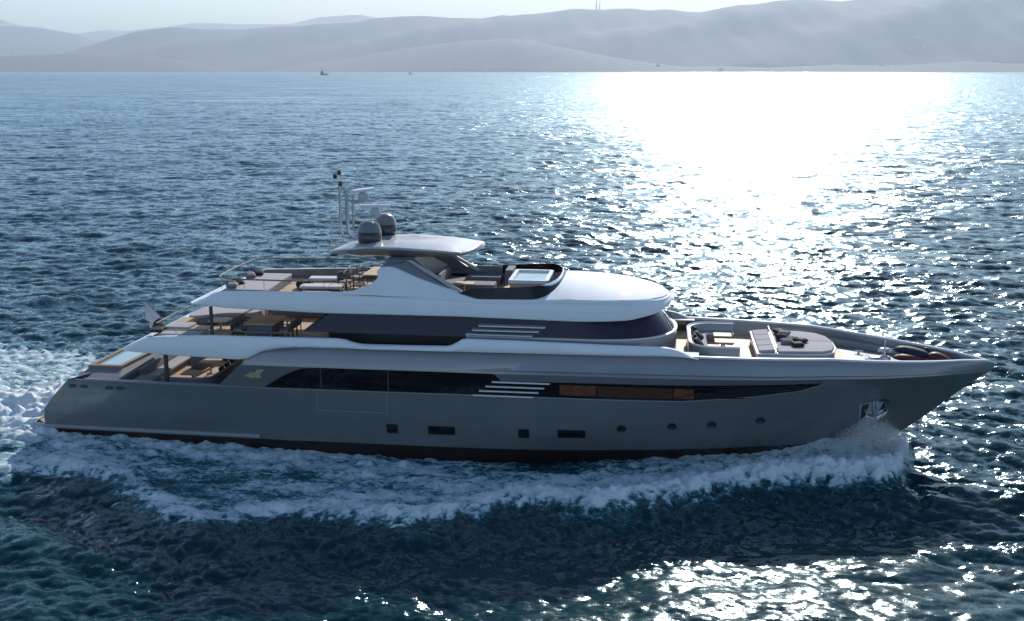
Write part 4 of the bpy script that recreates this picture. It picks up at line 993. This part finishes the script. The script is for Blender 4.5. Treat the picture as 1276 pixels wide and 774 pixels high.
def sea_mat():
    m = bpy.data.materials.new('sea_water'); m.use_nodes = True; t = m.node_tree
    N_ = t.nodes.new; p = t.nodes['Principled BSDF']; out = t.nodes['Material Output']
    geo = N_('ShaderNodeNewGeometry')
    def noise(scale, detail, sx=1, sy=1, rough=.55, off=0):
        mp = N_('ShaderNodeMapping'); mp.inputs['Scale'].default_value = (sx, sy, 1); mp.inputs['Location'].default_value = (off, off, 0); lk(t, geo.outputs['Position'], mp.inputs[0])
        n = N_('ShaderNodeTexNoise'); n.inputs['Scale'].default_value = scale; n.inputs['Detail'].default_value = detail; n.inputs['Roughness'].default_value = rough
        lk(t, mp.outputs[0], n.inputs['Vector']); return n
    def vm(op, a, b=None, c=None):
        v = N_('ShaderNodeVectorMath'); v.operation = op
        for i, s in enumerate((a, b, c)):
            if s is None: continue
            if isinstance(s, tuple): v.inputs[i].default_value = s
            else: lk(t, s, v.inputs[i])
        return v.outputs[0]
    def ma(op, a, b=None, c=None, clamp=False):
        v = N_('ShaderNodeMath'); v.operation = op; v.use_clamp = clamp
        for i, s in enumerate((a, b, c)):
            if s is None: continue
            if isinstance(s, (int, float)): v.inputs[i].default_value = s
            else: lk(t, s, v.inputs[i])
        return v.outputs[0]
    # ripple slopes at three scales: the wind makes them steeper along Y
    acc = None
    for sc, de, amp, sx, sy, of in ((.16, 2, .40, .7, 1.2, 3), (.9, 3, .46, .6, 1.2, 11), (5.5, 3, .46, .6, 1.2, 31), (21.0, 2, .50, .7, 1.1, 47)):
        n = noise(sc, de, sx, sy, .6, of)
        v = vm('SUBTRACT', n.outputs['Color'], (.5, .5, .5))
        v = vm('MULTIPLY', v, (amp * 1.0, amp * 1.15, 0))
        acc = v if acc is None else vm('ADD', acc, v)
    lo = N_('ShaderNodeAttribute'); lo.attribute_name = 'lod'
    sc_ = N_('ShaderNodeVectorMath'); sc_.operation = 'SCALE'; lk(t, acc, sc_.inputs[0]); lk(t, ma('MULTIPLY', ma('MULTIPLY_ADD', lo.outputs['Fac'], .75, 1.0), ma('MULTIPLY_ADD', noise(.022, 3, .5, 1.3, .6, 71).outputs['Fac'], 2.2, -.1)), sc_.inputs['Scale'])
    nn = vm('NORMALIZE', vm('ADD', geo.outputs['Normal'], sc_.outputs[0]))
    lk(t, ma('MULTIPLY_ADD', ma('MAXIMUM', lo.outputs['Fac'], 0.0), .10, .10), p.inputs['Roughness'])
    lk(t, nn, p.inputs['Normal'])
    p.inputs['Specular IOR Level'].default_value = .42; p.inputs['Specular Tint'].default_value = (.56, .90, 1, 1)
    p.inputs['IOR'].default_value = 1.333
    # foam
    at = N_('ShaderNodeAttribute'); at.attribute_name = 'foam'; cr = N_('ShaderNodeAttribute'); cr.attribute_name = 'crest'
    warp = noise(1.3, 5, .6, 1, .65, 5)
    wv = vm('MULTIPLY_ADD', warp.outputs['Color'], (1.0, .6, 0), geo.outputs['Position'])
    def noise2(scale, detail, sx, sy, rough, ntype='FBM'):
        mp = N_('ShaderNodeMapping'); mp.inputs['Scale'].default_value = (sx, sy, 1); lk(t, wv, mp.inputs[0])
        n = N_('ShaderNodeTexNoise'); n.inputs['Scale'].default_value = scale; n.inputs['Detail'].default_value = detail; n.inputs['Roughness'].default_value = rough
        lk(t, mp.outputs[0], n.inputs['Vector']); return n.outputs['Fac']
    n1 = noise2(1.1, 8, .40, 1.3, .72); n2 = noise2(4.0, 6, .42, 1.2, .7)
    def lace(sc):
        mp = N_('ShaderNodeMapping'); mp.inputs['Scale'].default_value = (.55, 1.15, .01); lk(t, wv, mp.inputs[0])
        vo = N_('ShaderNodeTexVoronoi'); vo.feature = 'DISTANCE_TO_EDGE'; vo.inputs['Scale'].default_value = sc; lk(t, mp.outputs[0], vo.inputs['Vector'])
        return ma('SUBTRACT', 1.0, ma('MULTIPLY', vo.outputs['Distance'], 4.5, clamp=True))
    lc = ma('ADD', ma('MULTIPLY', lace(1.6), .5), ma('MULTIPLY', lace(4.2), .5))
    ridge = ma('SUBTRACT', 1.0, ma('MULTIPLY', ma('ABSOLUTE', ma('SUBTRACT', n1, .5)), 5.0))   # lacy veins
    n3 = noise2(11.0, 4, .7, 1.1, .7)
    pat = ma('ADD', ma('ADD', ma('MULTIPLY', ridge, .20), ma('MULTIPLY', lc, .30)), ma('ADD', ma('MULTIPLY', n2, .85), ma('MULTIPLY', ma('SUBTRACT', n3, .5), .8)))
    lvl = ma('ADD', ma('MULTIPLY', at.outputs['Fac'], 1.25), ma('SUBTRACT', pat, 1.12))
    fm = ma('MULTIPLY', lvl, 4.5, clamp=True)
    c1 = noise2(2.5, 5, .5, 1.3, .7)
    cl = ma('MULTIPLY', ma('SUBTRACT', ma('ADD', cr.outputs['Fac'], c1), 1.38), 5.0, clamp=True)
    fm = ma('MAXIMUM', fm, cl)
    wc = N_('ShaderNodeMix'); wc.data_type = 'RGBA'; wc.inputs[6].default_value = (.0003, .026, .033, 1); wc.inputs[7].default_value = (.045, .17, .21, 1)
    lk(t, ma('MULTIPLY', ma('ADD', lvl, .30), 2.0, clamp=True), wc.inputs[0]); lk(t, wc.outputs[2], p.inputs['Base Color'])
    fs = N_('ShaderNodeBsdfPrincipled')
    cmx = N_('ShaderNodeMix'); cmx.data_type = 'RGBA'; cmx.inputs[6].default_value = (.10, .32, .36, 1); cmx.inputs[7].default_value = (.66, .74, .78, 1)
    lk(t, ma('MULTIPLY', lvl, 1.9, clamp=True), cmx.inputs[0]); lk(t, cmx.outputs[2], fs.inputs['Base Color'])
    fs.inputs['Roughness'].default_value = .7
    fs.inputs['Subsurface Weight'].default_value = 0
    b = N_('ShaderNodeBump'); b.inputs['Strength'].default_value = .9; b.inputs['Distance'].default_value = .04
    lk(t, ma('ADD', n2, ma('MULTIPLY', n1, .8)), b.inputs['Height']); lk(t, b.outputs[0], fs.inputs['Normal'])
    dif = N_('ShaderNodeBsdfDiffuse'); lk(t, wc.outputs[2], dif.inputs[0]); lk(t, nn, dif.inputs['Normal'])
    glo = N_('ShaderNodeBsdfGlossy'); glo.inputs['Color'].default_value = (.76, .925, 1.0, 1); lk(t, nn, glo.inputs['Normal'])
    lk(t, ma('MULTIPLY_ADD', ma('ABSOLUTE', lo.outputs['Fac']), .10, .10), glo.inputs['Roughness'])
    fre = N_('ShaderNodeFresnel'); fre.inputs['IOR'].default_value = 1.333; lk(t, nn, fre.inputs['Normal'])
    wmx = N_('ShaderNodeMixShader'); lk(t, ma('MULTIPLY', fre.outputs[0], .95), wmx.inputs[0]); lk(t, dif.outputs[0], wmx.inputs[1]); lk(t, glo.outputs[0], wmx.inputs[2])
    t.nodes.remove(p)
    mx = N_('ShaderNodeMixShader'); lk(t, fm, mx.inputs[0]); lk(t, wmx.outputs[0], mx.inputs[1]); lk(t, fs.outputs[0], mx.inputs[2])
    lk(t, mx.outputs[0], out.inputs[0])
    return m
me.materials.append(sea_mat())
sea = bpy.data.objects.new('sea', me); COL.objects.link(sea); tag(sea, kind='structure')

# bow spray: droplets and clots thrown up along the bow, on both sides
rng = np.random.default_rng(4)
foam_white = mat('spray_foam', (.8, .82, .83), .8)
foam_white.node_tree.nodes['Principled BSDF'].inputs['Subsurface Weight'].default_value = 0
def spray(name, n, gen, smin, smax):
    V = []; F = []
    for i in range(n):
        x, y, z = gen(); s = smin + (smax - smin) * rng.random() ** 3
        d = rng.normal(size=(4, 3)) * s; b = len(V)
        V += [(x + a[0], y + a[1], z + a[2]) for a in d]; F += [(b, b + 1, b + 2), (b, b + 2, b + 3), (b, b + 3, b + 1), (b + 1, b + 3, b + 2)]
    o = mesh_from(name, V, F, foam_white, None); return tag(o, kind='stuff')
def gen_bow():
    s = -1 if rng.random() < .75 else 1
    x = 38.2 - abs(rng.normal()) * 1.8
    if x < 29: x = 30 + rng.random() * 6
    sp_ = abs(rng.normal()); hgt = 1.15 * math.exp(-((x - 36.6) / 1.2) ** 2) + .45
    z = .25 + hgt * rng.random() ** 1.3 * (1.05 - .25 * min(2, sp_))
    y = Yh(min(x, 37.0), .6) + .1 + .75 * sp_ + .25 * z
    return x + rng.normal() * .1, s * y, max(.1, z)
spray('bow_spray', 150000, gen_bow, .003, .013)
def gen_crest():
    x = 15 + 23 * rng.random() ** .7; o = np.interp(x, fox, foy); s = -1 if rng.random() < .8 else 1
    h = .25 + .55 * min(1, max(0, (x - 16) / 16))
    y = o - .8 + rng.normal() * .55
    return x, s * y, h * .9 + abs(rng.normal()) * .16
spray('crest_spray', 22000, gen_crest, .004, .02)
# ================================================================== FAR SHORE
CAMX, CAMY, CAMZ = 27.57, -48.4, 16.1
def az_of(px): return math.atan((px - 638) / (1400 / math.cos(R(12.056)))) - R(7.5)   # bearing of a photo column
def hill_mat(name, a, b, sc):
    m = mat(name, a, .9); t = m.node_tree; p = t.nodes['Principled BSDF']
    tc = t.nodes.new('ShaderNodeTexCoord'); n = t.nodes.new('ShaderNodeTexNoise'); n.inputs['Scale'].default_value = sc; n.inputs['Detail'].default_value = 8
    lk(t, tc.outputs['Object'], n.inputs['Vector'])
    cr = t.nodes.new('ShaderNodeValToRGB'); cr.color_ramp.elements[0].position = .4; cr.color_ramp.elements[0].color = (*a, 1); cr.color_ramp.elements[1].position = .62; cr.color_ramp.elements[1].color = (*b, 1)
    lk(t, n.outputs['Fac'], cr.inputs[0]); lk(t, cr.outputs[0], p.inputs['Base Color']); return m
HM = hill_mat('wooded_hillside', (.012, .028, .026), (.05, .062, .05), .012)
def hills(name, pts, dist, depth, seed, foot=0.0):
    """pts: (photo column, height above the waterline as seen, in photo rows) -> real ridge at that distance"""
    rng = np.random.default_rng(seed); xs_ = np.arange(pts[0][0], pts[-1][0] + .1, 4.0)
    hh = np.interp(xs_, [p[0] for p in pts], [p[1] for p in pts])
    n = len(xs_); nd = 60; V = []; 
    WV = [(rng.normal() * 2 ** (k % 10 * .45) * 1.6, rng.normal() * 2 ** (k % 10 * .45) * 1.6, rng.random() * 6.28, 1 / (1 + .8 * (k % 10))) for k in range(20)]
    for j in range(nd + 1):
        f = j / nd                      # 0 shore .. 1 far foot ; ridge at .55
        prof = math.sin(min(1, f / .6) * PI / 2) ** 1.1 if f <= .6 else math.cos((f - .6) / .4 * PI / 2)
        for i, px in enumerate(xs_):
            az = az_of(px); d = dist + depth * f; 
            H = hh[i] / 1400 * (dist + depth * .6) * math.cos(az + R(7.5)) ** 0
            u_, v_ = d * az / 1600.0, d / 1600.0
            und = sum(w_[3] * math.sin(w_[0] * u_ + w_[1] * v_ + w_[2]) for w_ in WV[:10])
            rav = sum(w_[3] * abs(math.sin(w_[0] * u_ + w_[1] * v_ * .3 + w_[2])) for w_ in WV[10:])
            h = H * (prof + (.05 * und - .03 * rav) * (.45 if name == 'near_slopes' else 1) * math.sin(PI * min(1, f / .62)) ** .8 * (1 if f < .6 else .0)) + (H * .010 * und if f >= .6 else 0)
            if f < .02 or f > .98: h = -8
            V.append((CAMX + d * math.sin(az), CAMY + d * math.cos(az), max(-8, h)))
    F = [(j * n + i, j * n + i + 1, (j + 1) * n + i + 1, (j + 1) * n + i) for j in range(nd) for i in range(n - 1)]
    o = mesh_from(name, V, F, HM, None, smooth='all'); return tag(o, kind='structure')
hills('far_hills', [(-260, 62), (-60, 60), (0, 57), (30, 50), (100, 42), (130, 46), (165, 45), (215, 50), (246, 55), (300, 53), (346, 54), (366, 55), (401, 63), (451, 65), (476, 61), (560, 60), (640, 55), (1700, 40)], 33000, 6000, 1)
hills('middle_hills', [(-260, 40), (0, 49), (50, 48), (100, 41), (122, 33), (150, 34), (200, 20), (260, 5)], 22400, 4000, 2)
hills('main_ridge', [(50, 14), (80, 22), (125, 33), (175, 46), (215, 50), (260, 48), (301, 48), (351, 53), (411, 55), (451, 58), (476, 62), (501, 64), (526, 65), (551, 64), (575, 63), (601, 63), (626, 68), (636, 67), (665, 69), (711, 73), (744, 72), (786, 74), (805, 72), (826, 73), (850, 71), (871, 70), (917, 78), (950, 79), (987, 82), (1040, 79), (1072, 82), (1100, 83), (1127, 87), (1145, 85), (1162, 85), (1203, 90), (1230, 92), (1290, 92), (1400, 84), (1700, 60)], 14400, 5600, 3)
hills('near_slopes', [(330, 2), (380, 9), (426, 14), (501, 27), (577, 37), (640, 40), (700, 30), (760, 18), (830, 8), (900, 3)], 13300, 2500, 4)
hills('low_coast', [(-260, 22), (0, 17), (60, 19), (100, 20), (150, 17), (200, 16), (225, 13), (260, 7), (300, 3)], 13000, 2200, 5)
hills('near_shore', [(700, 1), (800, 5), (900, 9), (960, 7), (1040, 10), (1120, 8), (1200, 12), (1276, 10), (1700, 8)], 13600, 2500, 6)
# radio masts, minaret, houses, ships
def at_px(px, d, z): a = az_of(px); return (CAMX + d * math.sin(a), CAMY + d * math.cos(a), z)
for k, (px, h, lb) in enumerate(((742, 215, 'taller lattice radio mast on the hazy ridge left of centre'), (746, 140, 'shorter radio mast beside the taller one on the hazy ridge'))):
    x, y, z = at_px(px, 17600, 900)
    t = empty('radio_mast', (x, y, z), lb, 'radio mast')
    MB().tube([(x, y, z), (x, y, z + h)], 11, 6, 4).build('lattice_tower', M['ship'], t)
    MB().tube([(x, y, z + h), (x, y, z + h + 30)], 2.2, 6, 1).build('antenna', M['shipwhite'], t)
x, y, z = at_px(18, 14200, 150); t = empty('minaret', (x, y, z), 'slim pale minaret rising from the low coast at far left', 'minaret')
MB().lathe(x, y, [(7, z), (7, z + 92), (9, z + 94), (9, z + 99), (5, z + 100), (5, z + 120), (.5, z + 145)], 12).build('tower', M['render'], t)
x, y, z = at_px(49, 13600, 50); t = empty('lighthouse', (x, y, z), 'small white tower standing on the low coast right of the minaret', 'tower')
MB().lathe(x, y, [(8, z), (6, z + 82), (8, z + 84), (4, z + 100)], 12).build('tower', M['render'], t)
hs_ = [(5, 8500, 60, 'row house on the low coast at the far left edge'), (60, 8500, 50, ''), (78, 8500, 62, ''), (118, 8480, 40, ''), (150, 8460, 45, ''), (172, 8460, 30, ''), (205, 8420, 26, ''),
       (866, 9600, 330, ''), (1060, 8300, 240, ''), (1140, 8300, 230, ''), (1133, 7900, 150, ''), (1149, 7900, 160, ''), (1052, 7600, 80, ''), (1098, 7200, 42, ''), (898, 7200, 16, ''), (820, 7300, 40, ''), (605, 7300, 22, ''), (590, 7300, 24, ''), (1262, 8200, 250, '')]
for k, (px, d, z, _) in enumerate(hs_):
    d *= 1.6; z *= 1.6; x, y, _z = at_px(px, d, z); s_ = 16 + (k * 7) % 11
    t = empty('distant_house', (x, y, z), 'tiny pale building on the hazy shore far across the water', 'building', 'pale buildings on the far shore')
    MB().box(x - s_, x + s_, y - s_ * .6, y + s_ * .6, z - 14, z + 12).build('wall', M['render'], t)
    MB().add([(x - s_ - 1, y - s_ * .7, z + 12), (x + s_ + 1, y - s_ * .7, z + 12), (x + s_ + 1, y + s_ * .7, z + 12), (x - s_ - 1, y + s_ * .7, z + 12), (x - s_ * .6, y, z + 19), (x + s_ * .6, y, z + 19)], [(0, 1, 5, 4), (1, 2, 5), (2, 3, 4, 5), (3, 0, 4), (0, 3, 2, 1)]).build('roof', M['tile'], t)
def ship(px, d, L_, lb, sc):
    x, y, _ = at_px(px, d, 0); t = empty('distant_ship', (x, y, 0), lb, 'ship')
    h = [(-.5, -.08), (.38, -.09), (.5, 0), (.38, .09), (-.5, .08)]
    MB().rings([[(x + a * L_ * .94, y + b * L_, -1) for a, b in h], [(x + a * L_, y + b * L_, L_ * .14 * sc) for a, b in h]]).build('hull', M['ship'], t)
    MB().box(x - L_ * .42, x - L_ * .1, y - L_ * .06, y + L_ * .06, L_ * .14 * sc, L_ * .42 * sc).box(x - L_ * .34, x - L_ * .18, y - L_ * .04, y + L_ * .04, L_ * .42 * sc, L_ * .52 * sc).build('superstructure', M['ship'], t)
    MB().tube([(x - L_ * .3, y, L_ * .5 * sc), (x - L_ * .3, y, L_ * .85 * sc)], L_ * .018, 6).build('mast', M['ship'], t)
    MB().tube([(x + L_ * .25, y, L_ * .1 * sc), (x + L_ * .25, y, L_ * .75 * sc)], L_ * .018, 6).build('mast', M['ship'], t)
    MB().box(x + L_ * .5, x + L_ * .62, y - .5, y + .5, -.3, 1.0).build('bow_wave', M['shipwhite'], t)
ship(404, 4200, 30, 'dark coaster far off near the horizon, the larger of two ships', 1.0)
ship(512, 5000, 18, 'tiny boat on the horizon, the smaller one right of the coaster', 1.1)
# ---------------- haze
hz_ = MB().box(-42000, 42000, -900, 44000, -9.5, 1350).build('haze', None, None)
hm = bpy.data.materials.new('haze_air'); hm.use_nodes = True; t = hm.node_tree
for n in list(t.nodes):
    if n.type != 'OUTPUT_MATERIAL': t.nodes.remove(n)
pv = t.nodes.new('ShaderNodeVolumePrincipled'); pv.inputs['Color'].default_value = (.72, .84, 1.0, 1); pv.inputs['Density'].default_value = 6.0e-5; pv.inputs['Anisotropy'].default_value = .28
lk(t, pv.outputs[0], t.nodes['Material Output'].inputs['Volume'])
hz_.data.materials.append(hm); tag(hz_, kind='stuff')
